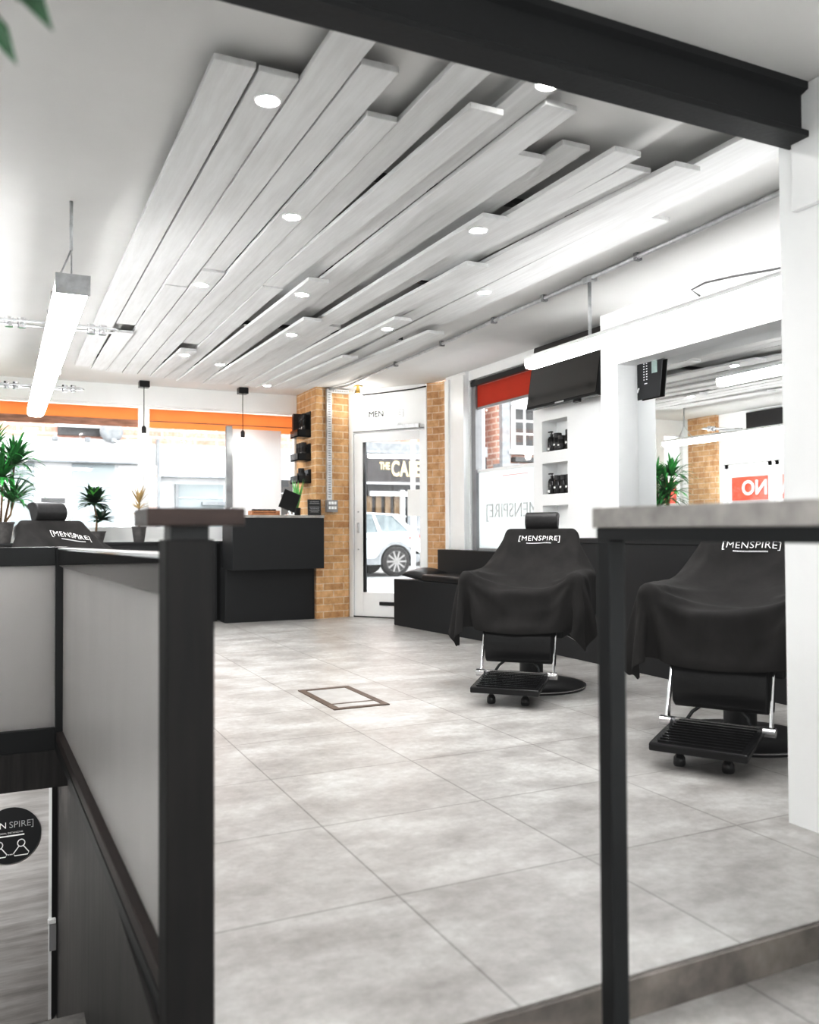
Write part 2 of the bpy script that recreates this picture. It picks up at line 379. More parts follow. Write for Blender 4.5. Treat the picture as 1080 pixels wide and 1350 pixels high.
# front window: frame, panes, orange film
def front_window(nm, xa, xb):
    f = MB(); y0, y1 = 10.02, 10.09
    f.box(xa - .05, xa, y0, y1, .9, 2.44); f.box(xb, xb + .05, y0, y1, .9, 2.44); f.box(xa, xb, y0, y1, .9, 1.06); f.box(xa, xb, y0, y1, 2.42, 2.44)
    o = struct(f.build(nm, M['trimw'], bevel=.004))
    MB().box(xa, xb, 10.05, 10.056, 1.06, 2.42).build('pane', M['glass'], o)
    return o
W1 = front_window('window_1', -.08, 1.41)
W2 = front_window('window_2', 1.52, 3.235)
W3 = front_window('window_3', -.6, -.3)
struct(MB().box(-.25, -.13, 10.0, 10.1, .9, 2.44).build('trim_6', M['trimw']))
for xa, xb, lab in ((-.08, 1.41, 'long orange film across the top of the left front window pane'), (1.52, 3.235, 'long orange film across the top of the front window behind the reception desk')):
    t = thing('window_film', lab, 'window film', (0, 0, 0))
    MB().box(xa + .01, xb - .01, 10.035, 10.04, 2.27, 2.405).build('orange_band', M['orange'], t)
    MB().box(xa + .01, xb - .01, 10.035, 10.04, 2.19, 2.27).build('patterned_band', M['brownband'] if xa < 1 else M['orange'], t)
    if xa > 1: MB().box(xa + .01, xb - .01, 10.03, 10.034, 2.258, 2.268).build('dark_line', M['brownband'], t)
# side window in the left wall (seen in the mirror)
f = MB()
for a in (7.2, 8.25, 8.37, 9.14): f.box(-.75, -.69, a, a + .06, .95, 1.93)
f.box(-.75, -.69, 7.2, 9.2, .95, 1.02); f.box(-.75, -.69, 7.2, 9.2, 1.87, 1.93)
o = struct(f.build('window_4', M['trimw'])); MB().box(-.725, -.72, 7.26, 9.14, 1.02, 1.87).build('pane', M['glass'], o)

# right window
f = MB(); f.box(4.44, 4.5, 6.57, 6.61, .78, 2.56); f.box(4.42, 4.5, 7.66, 7.74, .78, 2.56); f.box(4.42, 4.5, 6.57, 7.74, 2.50, 2.56); f.box(4.44, 4.5, 6.57, 7.74, .78, .82)
W5 = struct(f.build('window_5', M['greypaint']))
MB().box(4.47, 4.475, 6.6, 7.68, 1.62, 2.52).build('pane', M['glass'], W5)
MB().box(4.455, 4.462, 6.6, 7.68, .8, 1.60).build('frosted_pane', M['frostw'], W5)
MB().box(4.44, 4.47, 6.6, 7.68, 1.595, 1.625).build('glazing_bar', M['trimw'], W5)
MB().box(4.452, 4.455, 6.75, 7.2, 1.535, 1.541).build('red_line', mat('faint_red', (.8, .35, .35), .6), W5)
text('reversed_lettering', '[MENSPIRE]', .20, M['cutcolour'], (4.452, 7.02, 1.19), (0, 1, 0), (0, 0, 1), W5)
t = thing('roller_blind', 'red orange blind across the top of the side window beside the screen', 'blind')
MB().box(4.445, 4.455, 6.62, 7.66, 2.27, 2.49).build('blind_sheet', M['orangeR'], t)
MB().box(4.44, 4.46, 6.62, 7.66, 2.245, 2.27).build('bottom_bar', M['greypaint'], t)
MB().box(4.40, 4.44, 6.58, 7.72, 2.49, 2.54).build('head_box', M['blackplastic'], t)

# ------------------------------------------------------------------ door, canted across the corner
D0 = Vector((3.75, 9.36, 0)); dd = Vector((.6, -.8, 0)); dn = Vector((-.8, -.6, 0))
DM = Matrix(((dd.x, -dn.x, 0), (dd.y, -dn.y, 0), (0, 0, 1))).to_3x3()     # local x along door, local y outwards
def dbox(b, t0, t1, y0, y1, z0, z1):
    c = D0 + dd * ((t0 + t1) / 2) - dn * ((y0 + y1) / 2); c.z = (z0 + z1) / 2
    b.obox(c, (t1 - t0, y1 - y0, z1 - z0), DM); return b
b = MB(); dbox(b, -.11, -.005, -.01, .09, 0, 2.64); dbox(b, .935, .965, -.01, .09, 0, 2.64); dbox(b, -.005, .935, .0, .09, 2.15, 2.20); dbox(b, -.005, .935, 0, .09, 2.6, 2.66)
dfr = struct(b.build('door_1', M['trimw'], bevel=.004))
b = MB(); dbox(b, -.005, .935, .03, .05, 2.2, 2.6); tr = b.build('transom_panel', M['wall'], dfr)
b = MB(); dbox(b, 0, .93, -.012, -.004, 2.158, 2.17); b.build('drip_line', M['greypaint'], dfr)
b = MB()
dbox(b, 0, .116, .01, .055, .01, 2.14); dbox(b, .861, .93, .01, .055, .01, 2.14); dbox(b, .116, .861, .01, .055, 2.04, 2.14); dbox(b, .116, .861, .01, .055, .01, .29)
b.build('door_leaf', M['trimw'], dfr, bevel=.004)
b = MB(); dbox(b, .116, .861, .03, .036, .29, 2.04); b.build('door_glass', M['glass'], dfr)
b = MB(); dbox(b, .118, .155, .012, .03, .29, 2.04); b.build('edge_strip', M['blackplastic'], dfr)
b = MB(); dbox(b, .34, .62, -.008, .01, .145, .185); b.build('letter_plate', M['blackplastic'], dfr, bevel=.003)
b = MB(); dbox(b, .60, .88, -.045, .0, 2.165, 2.215); dbox(b, .62, .66, -.06, -.045, 2.21, 2.23); b.build('door_closer', M['steel'], dfr, bevel=.004)
b = MB(); dbox(b, .045, .065, -.012, .01, .98, 1.10); dbox(b, .05, .062, -.008, .01, 1.22, 1.235); dbox(b, .05, .062, -.008, .01, .78, .795); b.build('lock_plate', M['steel'], dfr)
b = MB(); dbox(b, -.005, .93, -.005, .06, 0, .012); b.build('threshold', M['blackplastic'], dfr)
p = D0 + dd * .29 + dn * -.026; text('transom_lettering', 'MEN', .10, M['blackplastic'], (p.x, p.y, 2.36), dd, (0, 0, 1), dfr)
p = D0 + dd * .53 + dn * -.026; text('transom_lettering', 'SPIRE]', .10, M['steel'], (p.x, p.y, 2.36), dd, (0, 0, 1), dfr)
p = D0 + dd * .165 + dn * -.026; text('transom_lettering', '[', .11, M['cutcolour'], (p.x, p.y, 2.36), dd, (0, 0, 1), dfr)
b = MB(); dbox(b, .70, .86, .022, .028, 1.17, 1.47); o = b.build('notice', M['paper']); tag(o, 'white paper notice fixed on the right side of the door glass', 'notice')

# ------------------------------------------------------------------ ceiling planks
PLK = []   # (x0,x1,y0,y1,z_front,z_rear)
def row(x0, x1, *segs):
    for sgm in segs: PLK.append((x0, x1) + sgm)
row(.64, .785, (2.84, 8.75, 2.585, 2.60))
row(.797, .94, (2.85, 6.9, 2.585, 2.61), (6.98, 8.9, 2.56, 2.60))
row(.945, 1.09, (2.07, 5.6, 2.58, 2.59), (5.61, 8.95, 2.585, 2.60))
row(1.10, 1.24, (2.66, 5.2, 2.585, 2.60), (5.2, 9.0, 2.585, 2.60))
row(1.25, 1.378, (2.97, 9.0, 2.575, 2.605))
row(1.385, 1.525, (2.07, 7.36, 2.58, 2.605), (7.42, 9.1, 2.555, 2.60))
row(1.53, 1.67, (2.67, 5.4, 2.53, 2.60), (5.4, 9.1, 2.59, 2.60))
row(1.675, 1.805, (2.07, 5.6, 2.585, 2.61), (4.9, 9.2, 2.515, 2.59))
row(1.81, 1.95, (2.6, 9.2, 2.57, 2.60))
row(1.955, 2.095, (3.02, 6.4, 2.58, 2.61), (5.83, 9.2, 2.515, 2.59))
row(2.10, 2.24, (2.9, 5.2, 2.60, 2.615), (3.55, 9.2, 2.515, 2.60))
row(2.25, 2.385, (2.75, 6.2, 2.54, 2.60), (6.2, 9.25, 2.58, 2.60))
row(2.39, 2.535, (2.86, 4.9, 2.54, 2.61), (4.23, 9.25, 2.515, 2.60))
row(2.54, 2.68, (2.72, 6.2, 2.52, 2.61), (5.55, 9.25, 2.515, 2.59))
row(2.685, 2.83, (2.07, 7.6, 2.565, 2.61), (6.95, 9.2, 2.515, 2.585))
row(2.84, 2.98, (2.07, 9.2, 2.58, 2.60))
row(2.985, 3.13, (3.4, 6.2, 2.60, 2.61), (5.9, 9.2, 2.535, 2.60))
ORD = ['first', 'second', 'third', 'fourth', 'fifth', 'sixth', 'seventh', 'eighth', 'ninth', 'tenth', 'eleventh', 'twelfth', 'thirteenth', 'fourteenth', 'fifteenth', 'sixteenth', 'seventeenth']
rows = sorted(set(p[0] for p in PLK)); seen = {}
for (xa, xb, ya, yb, za, zb) in PLK:
    th = .024
    o = MB().hexa([(xa, ya, za), (xb, ya, za), (xb, yb, zb), (xa, yb, zb), (xa, ya, za + th), (xb, ya, za + th), (xb, yb, zb + th), (xa, yb, zb + th)]).build('ceiling_plank', M['plank'], bevel=.003)
    k = rows.index(xa); n = seen.get(k, 0); seen[k] = n + 1; tot = sum(1 for p in PLK if p[0] == xa)
    part = '' if tot == 1 else (', end nearest the black beam' if n == 0 else ', end nearest the front window')
    tag(o, 'whitewashed ceiling plank in the %s row from the left%s' % (ORD[k], part), 'ceiling plank', 'whitewashed planks on the ceiling')
# batten carrying the boards
o = MB()
for y in (3.6, 5.0, 6.6, 8.4): o.box(.66, 3.1, y, y + .05, 2.632, 2.66)
tag(o.build('trim_7', M['blackplastic']), None, None, kind='structure')

def plank_z(x, y):
    zs = [za + (zb - za) * (y - ya) / (yb - ya) for (xa, xb, ya, yb, za, zb) in PLK if xa <= x <= xb and ya <= y <= yb]
    return min(zs) if zs else CZ
spots = [(.88, 3.03, 'near the left edge, closest to the beam'), (1.315, 4.1, 'fifth plank, beside the wedge shaped gap'), (1.16, 5.5, 'fourth plank, half way down the room'), (1.74, 5.22, 'just behind the raised plank end at mid ceiling'),
         (2.03, 6.35, 'on the dropped plank far from the beam'), (2.62, 5.85, 'on the dropped plank nearest the screen'), (2.17, 3.72, 'at the dropped plank end right of centre'), (1.46, 7.62, 'at the small dark gap near the window'),
         (1.88, 8.1, 'right of the dark gap near the window'), (1.75, 2.5, 'against the black beam'), (2.6, 9.0, 'closest to the glazed door'), (2.9, 4.9, 'near the right hand tube light')]
for (x, y, l) in spots:
    z = plank_z(x, y) - .001
    t = thing('recessed_spotlight', 'glowing round ceiling spotlight ' + l, 'spotlight', (x, y, z), 0, 'round spotlights set in the ceiling planks')
    MB().lathe([(.036, -.003), (.046, -.006), (.05, -.002), (.05, .004)], n=24).build('rim', M['trimw'], t, smooth=40)
    MB().lathe([(.030, -.007), (.036, -.004), (.036, 0)], n=24).build('lens', M['spot'], t)
    ld = bpy.data.lights.new('downlight', 'SPOT'); ld.energy = 11; ld.spot_size = R(120); ld.spot_blend = .9; ld.shadow_soft_size = .04; ld.color = (1, .985, .96)
    lo = bpy.data.objects.new('downlight', ld); COL.objects.link(lo); lo.location = (x, y, z - .015)

# ------------------------------------------------------------------ linear lights
def batten(x, ya, yb, z, w=.13):
    t = thing('linear_light', None, 'light', (x, ya, z))
    L = yb - ya
    MB().prism_y([(-w / 2, .06), (w / 2, .06), (w / 2, .075), (w * .3, .095), (-w * .3, .095), (-w / 2, .075)], 0, L).build('housing', M['lightbody'], t, bevel=.003)
    MB().prism_y([(-w / 2 + .004, .06), (-w / 2 + .004, .025), (-w * .36, .004), (0, -.003), (w * .36, .004), (w / 2 - .004, .025), (w / 2 - .004, .06)], .004, L - .004).build('diffuser', M['tube'], t)
    return t, L
t, L = batten(3.46, 2.25, 5.2, 2.165, .105); tag(t, 'long glowing white tube light hanging over the right hand chairs', 'light', group='linear lights')
MB().tube([(0, 2.25, .09), (0, 2.25, .47)], .012, 10).build('hanging_rod', M['steel'], t, smooth=True)
MB().tube([(0, .35, .09), (0, .35, .47)], .012, 10).build('hanging_rod', M['steel'], t, smooth=True)
MB().box(-.025, .025, 2.2, 2.3, .445, .485).build('junction_box', M['steel'], t, bevel=.003)
MB().tube([(-.03, 1.25, .105), (-.04, 1.3, .15), (-.02, 1.22, .17), (.0, 1.05, .16), (.02, .8, .13), (.02, .5, .105)], .006, 8).build('flex_cable', M['greypaint'], t, smooth=True)
for (ya, yb, lab) in ((4.45, 6.7, 'nearer glowing white tube light hanging left of the planks'), (6.75, 9.3, 'farther glowing white tube light hanging toward the front window')):
    t, L = batten(.315, ya, yb, 2.13, .16); tag(t, lab, 'light', group='linear lights')
    t.location.z = 2.16
    MB().box(-.08, .08, -.004, 0, .0, .1).build('end_cap', M['steel'], t)
    for yy in (.12, L - .35):
        MB().tube([(0, yy, .25), (0, yy, .5)], .009, 8).build('hanging_rod', M['steel'], t, smooth=True)
        MB().tube([(-.06, yy - .1, .09), (-.03, yy - .05, .17), (0, yy, .26), (.01, yy + .1, .09)], .005, 6).build('hanging_wire', M['steel'], t, smooth=True)
    yy = L * .55
    lo = MB()
    lo.tube([(-.34, yy, .13), (-.36, yy + .06, .13), (-.34, yy + .12, .13), (.34, yy + .12, .13), (.36, yy + .06, .13), (.34, yy, .13), (-.34, yy, .13)], .008, 8)
    lo.build('cross_bracket', M['steel'], t, smooth=True)
    for xx in (-.27, -.2, .2, .27): MB().tube([(xx, yy + .06, .10), (xx, yy + .06, .16)], .025, 10).build('bracket_lamp', M['chrome'], t, smooth=40)
# ceiling conduit
t = thing('ceiling_conduit', 'grey steel conduit pipe running along the ceiling beside the planks', 'pipe')
MB().tube([(3.40, 2.1, 2.635), (3.45, 4.5, 2.635), (3.52, 8.9, 2.635), (3.42, 9.3, 2.635)], .014, 10).build('pipe', M['steel'], t, smooth=True)
for y in (2.9, 4.0, 5.0, 5.7, 6.6, 7.6): MB().box(3.41 + (y - 2.9) * .015, 3.45 + (y - 2.9) * .015, y, y + .03, 2.615, 2.66).build('saddle_clip', M['greypaint'], t)
# glowing fill panels added out of view over the entrance, to brighten the room
for i, (x, y, l) in enumerate(((.4, -.9, 'square white fill panel added behind the camera, left one'), (1.6, -.9, 'square white fill panel added behind the camera, right one'))):
    t = thing('added_fill_panel', l, 'light', (x, y, 2.48), 0, 'added square fill panels')
    MB().box(-.3, .3, -.3, .3, -.02, 0).build('frame', M['trimw'], t, bevel=.003); MB().box(-.28, .28, -.28, .28, -.024, -.02).build('diffuser', M['panel'], t)
# pendants
for (x, lab) in ((1.42, 'thin corded pendant bulb in front of the window mullion'), (2.52, 'thin corded pendant bulb above the reception desk')):
    t = thing('pendant_lamp', lab, 'lamp', (x, 9.72, CZ), 0, 'bare bulb pendants by the window')
    MB().box(-.055, .055, -.055, .055, -.07, 0).build('ceiling_rose', M['blackplastic'], t, bevel=.006)
    MB().tube([(0, 0, -.07), (0, 0, -.5)], .004, 6).build('cord', M['blackplastic'], t)
    MB().lathe([(.02, -.58), (.024, -.56), (.024, -.51), (.01, -.49)], n=14).build('lamp_holder', M['charcoal'], t, smooth=40)
    MB().lathe([(.005, -.72), (.035, -.70), (.05, -.66), (.042, -.62), (.02, -.58)], n=16).build('bulb', M['bulb'], t, smooth=True)
t = thing('bare_bulb', 'round white bulb in a brass holder above the glazed door', 'lamp', (3.66, 9.0, CZ))
MB().tube([(-.05, 0, -.02), (0, 0, 0), (.06, .01, -.01)], .008, 8).build('hook', M['brass'], t, smooth=True)
MB().lathe([(.022, -.1), (.026, -.07), (.014, -.02), (.012, 0)], n=14).build('lamp_holder', M['brass'], t, smooth=40)
MB().lathe([(.008, -.25), (.05, -.23), (.068, -.18), (.055, -.13), (.022, -.1)], n=20).build('bulb', M['bulb'], t, smooth=True)
cb = [(3.66, 9.06, 2.60), (3.72, 9.25, 2.575), (3.95, 8.98, 2.585), (4.2, 8.66, 2.60), (4.30, 8.55, 2.62)]
tag(MB().tube(cb, .008, 8).build('black_cable', M['blackplastic'], smooth=True), 'black cable sagging across the wall above the glazed door', 'cable')

# slotted strut and socket on the pier
t = thing('cable_trunking', 'perforated white metal trunking running down the brick pier', 'trunking')
sl = MB().box(3.385, 3.445, 9.27, 9.315, 1.36, 2.645)
for k in range(44): sl.box(3.40, 3.43, 9.267, 9.271, 1.39 + k * .028, 1.402 + k * .028, 1)
sl.build('upright_channel', [M['steel'], M['greypaint']], t)
sl = MB().box(3.445, 3.66, 9.28, 9.345, 2.60, 2.645)
for k in range(7): sl.box(3.46 + k * .028, 3.478 + k * .028, 9.277, 9.281, 2.615, 2.63, 1)
sl.build('top_channel', [M['steel'], M['greypaint']], t)
t = thing('socket_box', 'grey metal double switch box on the brick pier above the desk end', 'socket')
MB().box(3.375, 3.51, 9.255, 9.33, 1.22, 1.36).build('box', M['greypaint'], t, bevel=.004)
for z in (1.255, 1.31):
    for k in range(3): MB().box(3.397 + k * .034, 3.422 + k * .034, 9.248, 9.256, z, z + .032).build('switch', M['trimw'], t)

# ------------------------------------------------------------------ right hand station: counter, mirror, poster, tv
t = thing('styling_counter', 'long black counter under the mirror behind the barber chairs', 'counter')
MB().box(4.03, 4.38, 2.12, 5.72, 0, .90).build('cabinet', M['black'], t, bevel=.004)
MB().box(4.02, 4.38, 2.12, 5.72, .90, .935).build('worktop', M['black'], t, bevel=.004)
MB().box(4.012, 4.03, 2.12, 4.9, .935, .95).build('front_edge_strip', M['trimw'], t)
t = thing('wall_mirror', 'long frameless wall mirror above the black counter', 'mirror')
MB().box(4.385, 4.398, 2.14, 5.13, .96, 2.40).build('glass', M['mirror'], t)
t = thing('poster', 'black poster with small white print on the corner of the mirror', 'poster')
pr = MB().hexa([(4.36, 4.86, 1.98), (4.366, 4.86, 1.98), (4.366, 5.10, 1.98), (4.36, 5.10, 1.98), (4.36, 4.82, 2.29), (4.366, 4.82, 2.29), (4.366, 5.10, 2.29), (4.36, 5.10, 2.29)])
for r_ in range(7):
    for k in range(2): pr.box(4.358, 4.36, 5.03 - k * .03 - .012, 5.03 - k * .03, 2.12 + r_ * .02, 2.127 + r_ * .02, 1)
pr.box(4.358, 4.36, 4.99, 5.02, 2.09, 2.097, 1); pr.build('printed_sheet', [M['black'], M['logo']], t)
MB().box(4.358, 4.36, 4.88, 4.94, 2.16, 2.25).build('printed_picture', M['reflector'], t)
MB().tube([(4.37, 5.11, 2.035), (4.33, 5.05, 2.06)], .006, 8).build('bracket_arm', M['trimw'], t)
# TV on the wall above the niches
t = thing('television', 'large flat television tilted down on the white wall above the niches', 'television', (4.30, 5.92, 2.345)); t.rotation_euler = (0, R(9), 0)
MB().box(-.03, .02, -.5, .5, -.285, .285).build('casing', M['blackplastic'], t, bevel=.006)
MB().box(-.034, -.03, -.485, .485, -.265, .275).build('screen', M['screen'], t)
MB().box(.02, .06, -.2, .2, -.12, .12).build('wall_bracket', M['steel'], t)
MB().box(-.035, -.028, -.06, .06, -.283, -.272).build('maker_badge', M['steel'], t)
MB().box(-.02, .01, -.25, -.18, -.305, -.285).build('sensor', M['blackplastic'], t)
o = MB().box(-.648, -.60, 6.4, 8.72, 2.38, 2.62).build('board', M['charcoal'], bevel=.004); tag(o, 'long dark board high on the left wall, seen in the mirror', 'board')

# bench with pad, back box and pillow
t = thing('waiting_bench', 'low black waiting bench with leather pad beside the glazed door', 'bench')
MB().prism([(3.80, 8.35), (4.02, 5.78), (4.38, 5.78), (4.38, 8.2)][::-1], 0, .49).build('box', M['black'], t, bevel=.005)
MB().prism([(3.85, 7.80), (4.03, 5.8), (4.24, 5.8), (4.24, 7.80)][::-1], .49, .56).build('seat_pad', M['leather'], t, bevel=.025, seg=4, smooth=True)
MB().box(4.25, 4.38, 5.78, 8.2, .49, .80).build('back_box', M['black'], t, bevel=.005)
pm = MB(); vs = []
n = 12
for i in range(n + 1):
    for j in range(n + 1):
        u = i / n * 2 - 1; v = j / n * 2 - 1; h = .075 * max(0, (1 - u * u) * (1 - v * v)) ** .45
        pin = 1 - .07 * (1 - abs(u)) - .07 * (1 - abs(v))
        vs.append((u * .2 * (1 - .06 * (1 - v * v)), v * .2 * (1 - .06 * (1 - u * u)), h))
N = (n + 1)
top = [pm.bm.verts.new(v) for v in vs]; bot = [pm.bm.verts.new((v[0], v[1], -v[2] * .55)) if v[2] > 1e-6 else None for v in vs]
bot = [b if b else a for a, b in zip(top, bot)]
for i in range(n):
    for j in range(n):
        q = (i * N + j, (i + 1) * N + j, (i + 1) * N + j + 1, i * N + j + 1)
        pm.bm.faces.new([top[k] for k in q]); 
        try: pm.bm.faces.new([bot[k] for k in q[::-1]])
        except ValueError: pass
o = pm.build('pillow', M['leather'], smooth=True); o.location = (4.03, 8.02, .537); o.rotation_euler = (R(6), R(-4), R(20)); tag(o, 'black leather pillow lying on the far end of the bench', 'pillow')

# ------------------------------------------------------------------ bottles
def can(h, r, label, group, loc, m='blackplastic'):
    t = thing('product_can', label, 'can', loc, 0, group)
    MB().lathe([(r * .96, 0), (r, .006), (r, h * .72), (r * .97, h * .73)], n=16).build('body', M[m], t, smooth=40)
    MB().lathe([(r * .9, h * .73), (r * .95, h * .74), (r * .95, h * .98), (r * .85, h)], n=16).build('lid', M['charcoal'], t, smooth=40)
    MB().lathe([(r * 1.01, h * .25), (r * 1.01, h * .45)], n=16).build('label_band', M['leatherg'], t, smooth=40)
    b = MB(); b.box(-r * 1.06, -r * 1.0, -r * .35, r * .35, h * .3, h * .4); b.build('printed_mark', M['paper'], t)
    return t
def pump(h, r, label, group, loc):
    t = thing('pump_bottle', label, 'bottle', loc, 0, group)
    MB().lathe([(r * .95, 0), (r, .006), (r, h * .62), (r * .75, h * .72), (r * .35, h * .76), (r * .35, h * .8)], n=16).build('body', M['blackplastic'], t, smooth=40)
    b = MB().lathe([(r * .4, h * .8), (r * .4, h * .86), (r * .12, h * .87), (r * .12, h * .97)], n=12); b.box(-r * .3, r * .3, -.004, r * 1.2, h * .95, h); b.build('pump_head', M['blackplastic'], t)
    b = MB(); b.box(-r * 1.05, -r * .98, -r * .4, r * .4, h * .08, h * .2); b.build('printed_mark', M['paper'], t)
    return t
g1, g2 = 'black hair products in the upper niche', 'black hair products in the middle niche'
pump(.185, .036, 'black pump bottle at the left of the upper wall niche', g1, (4.46, 6.365, 1.70))
can(.16, .038, 'taller black can next to the pump bottle in the upper niche', g1, (4.46, 6.275, 1.70))
can(.13, .034, 'short black can third from left in the upper niche', g1, (4.44, 6.19, 1.70))
can(.175, .038, 'black can at the right end of the upper niche', g1, (4.46, 6.10, 1.70))
pump(.19, .036, 'black pump bottle at the left of the middle wall niche', g2, (4.46, 6.365, 1.32))
can(.165, .038, 'black can next to the pump bottle in the middle niche', g2, (4.46, 6.275, 1.32))
can(.165, .036, 'black can third from left in the middle niche', g2, (4.46, 6.19, 1.32))
can(.165, .036, 'black can at the right end of the middle niche', g2, (4.46, 6.105, 1.32))

# black product racks on the side of the pier, each with its goods
def rack(z, h, label):
    t = thing('product_rack', label, 'rack', (3.263, 9.62, z), 0, 'black racks on the side of the brick pier')
    b = MB(); b.box(-.16, 0, -.14, .14, 0, .012); b.box(-.16, -.148, -.14, .14, 0, .085); b.box(-.16, 0, -.14, -.128, 0, .085); b.box(-.16, 0, .128, .14, 0, .085)
    b.build('tray', M['blackplastic'], t); MB().box(-.012, 0, -.14, .14, 0, h).build('back_plate', M['blackplastic'], t)
    return t
rack(2.10, .30, 'upper black product rack on the side of the brick pier')
rack(1.825, .2, 'middle black product rack on the side of the brick pier')
rack(1.565, .16, 'lower black product rack on the side of the brick pier')
o = MB().box(3.12, 3.245, 9.685, 9.745, 2.113, 2.39).build('product_box', M['cap']); tag(o, 'dark brown product box in the upper pier rack', 'box')
for k in range(3): can(.26 - .012 * k, .027, ['black can nearest the room in the upper pier rack', 'middle black can in the upper pier rack', 'black can beside the brown box in the upper pier rack'][k], 'cans in the upper pier rack', (3.19, 9.52 + k * .06, 2.113))
for k in range(3): can(.2, .034, ['black can nearest the room in the middle pier rack', 'centre black can in the middle pier rack', 'black can nearest the window in the middle pier rack'][k], 'cans in the middle pier rack', (3.19, 9.53 + k * .09, 1.838))
k = 0
TN = ['bottom tin nearest the room', 'bottom tin in the centre', 'bottom tin nearest the window', 'second layer tin nearest the room', 'second layer tin nearest the window', 'top tin']
for lev, ys in enumerate(((9.54, 9.62, 9.70), (9.58, 9.66), (9.62,))):
    for y in ys:
        o = MB().lathe([(.036, 0), (.038, .004), (.038, .05), (.036, .054)], n=16).build('product_tin', M['charcoal'], smooth=40); o.location = (3.19, y, 1.578 + lev * .055)
        tag(o, 'round black ' + TN[k] + ' of the pyramid in the lower pier rack', 'tin', 'pyramid of tins in the lower pier rack'); k += 1

# ------------------------------------------------------------------ reception desk
t = thing('reception_desk', 'black reception desk with overhanging upper box by the brick pier', 'desk')
MB().box(2.228, 3.255, 9.36, 9.58, 0, .60).build('lower_box', M['black'], t, bevel=.004)
MB().box(2.232, 3.259, 9.03, 9.5, .59, 1.15).build('upper_box', M['black'], t, bevel=.004)
MB().box(2.225, 3.261, 9.02, 9.58, 1.15, 1.18).build('countertop', M['concrete'], t, bevel=.003)
t = thing('wooden_tray', 'slatted wooden tray holding black tins on the reception desk', 'tray', (2.62, 9.2, 1.18))
b = MB(); b.box(-.15, .15, -.08, .08, 0, .012)
for zq in (.015, .035):
    b.box(-.15, .15, -.085, -.075, zq, zq + .015); b.box(-.15, .15, .075, .085, zq, zq + .015)
b.box(-.155, -.145, -.085, .085, 0, .05); b.box(.145, .155, -.085, .085, 0, .05); b.build('crate', M['traywood'], t)
for k in range(5):
    o = MB().lathe([(.026, 0), (.027, .003), (.027, .05), (.024, .055)], n=14).build('small_tin', M['blackplastic'], smooth=40); o.location = (2.62 - .11 + k * .055, 9.2, 1.193)
    tag(o, 'small black tin in the wooden tray, %s' % ['at its left end', 'second from its left', 'in its middle', 'second from its right', 'at its right end'][k], 'tin', 'small tins in the wooden tray')
t = thing('tablet_stand', 'black tablet tilted on a stand on the reception desk', 'tablet', (2.93, 9.25, 1.18), R(-12))
mt = Euler((R(-14), R(22), R(0))).to_matrix()
MB().obox((0, 0, .165), (.19, .012, .22), mt).build('screen', M['blackplastic'], t, bevel=.004)
MB().lathe([(.06, 0), (.06, .008), (.02, .015), (.014, .10)], n=16).build('stand', M['chrome'], t, smooth=40)
o = MB().box(2.245, 2.31, 9.1, 9.2, 1.18, 1.26).build('card_box', M['steel'], bevel=.003); tag(o, 'pale grey card box on the left end of the reception desk', 'box')
t = thing('countertop_sign', 'small black letter sign standing on the right end of the desk', 'sign', (3.19, 9.16, 1.18), R(-8))
MB().obox((0, 0, .09), (.15, .012, .18), Euler((R(-8), 0, 0)).to_matrix()).build('board', M['charcoal'], t)
pr = MB()
for zq, wq in ((.15, .1), (.132, .11), (.09, .11), (.072, .1), (.054, .11), (.036, .09)): pr.box(-wq / 2, wq / 2, -.022 + zq * .14 * .5 - .004, -.012 + zq * .14 * .5, zq, zq + .008)
pr.build('printed_lines', M['greypaint'], t)
t = thing('desk_plant', 'pale green leafy stems in a small glass beside the tablet', 'plant', (3.07, 9.4, 1.18))
MB().lathe([(.03, 0), (.035, .01), (.038, .09), (.036, .09)], n=14).build('vase', M['charcoal'], t, smooth=40)
b = MB(); rg = random.Random(3)
for k in range(16):
    a = rg.uniform(0, 2 * PI); h = rg.uniform(.15, .36); q = rg.uniform(.03, .11)
    b.strip([(0, 0, .07), (math.cos(a) * q * .4, math.sin(a) * q * .4, .07 + h * .5), (math.cos(a) * q, math.sin(a) * q, .07 + h)], rg.uniform(.012, .022), up=(math.cos(a), math.sin(a), .2))
b.build('leaves', M['transgreen'], t)
t = thing('window_poster', 'large blank white poster panel in the front window behind the desk', 'poster')
MB().box(2.43, 3.02, 9.86, 9.863, 1.12, 2.20).build('sheet', frosted('poster_paper', (.9, .9, .9), .75), t)
o = MB().box(2.36, 2.43, 9.84, 9.9, .9, 2.23).build('window_post', M['greyx'], bevel=.004); tag(o, 'slim grey post at the left edge of the white window poster', 'post')
# ledge under the window
t = thing('window_ledge', 'low black ledge cabinet under the front window', 'ledge')
MB().box(-.6, 2.2, 9.62, 9.98, 0, .87).build('cabinet', M['black'], t, bevel=.004); MB().box(-.62, 2.22, 9.6, 9.99, .87, .895).build('top', M['black'], t, bevel=.003)
MB().box(2.24, 2.36, 9.6, 9.98, 0, .895).build('end_panel', M['black'], t)

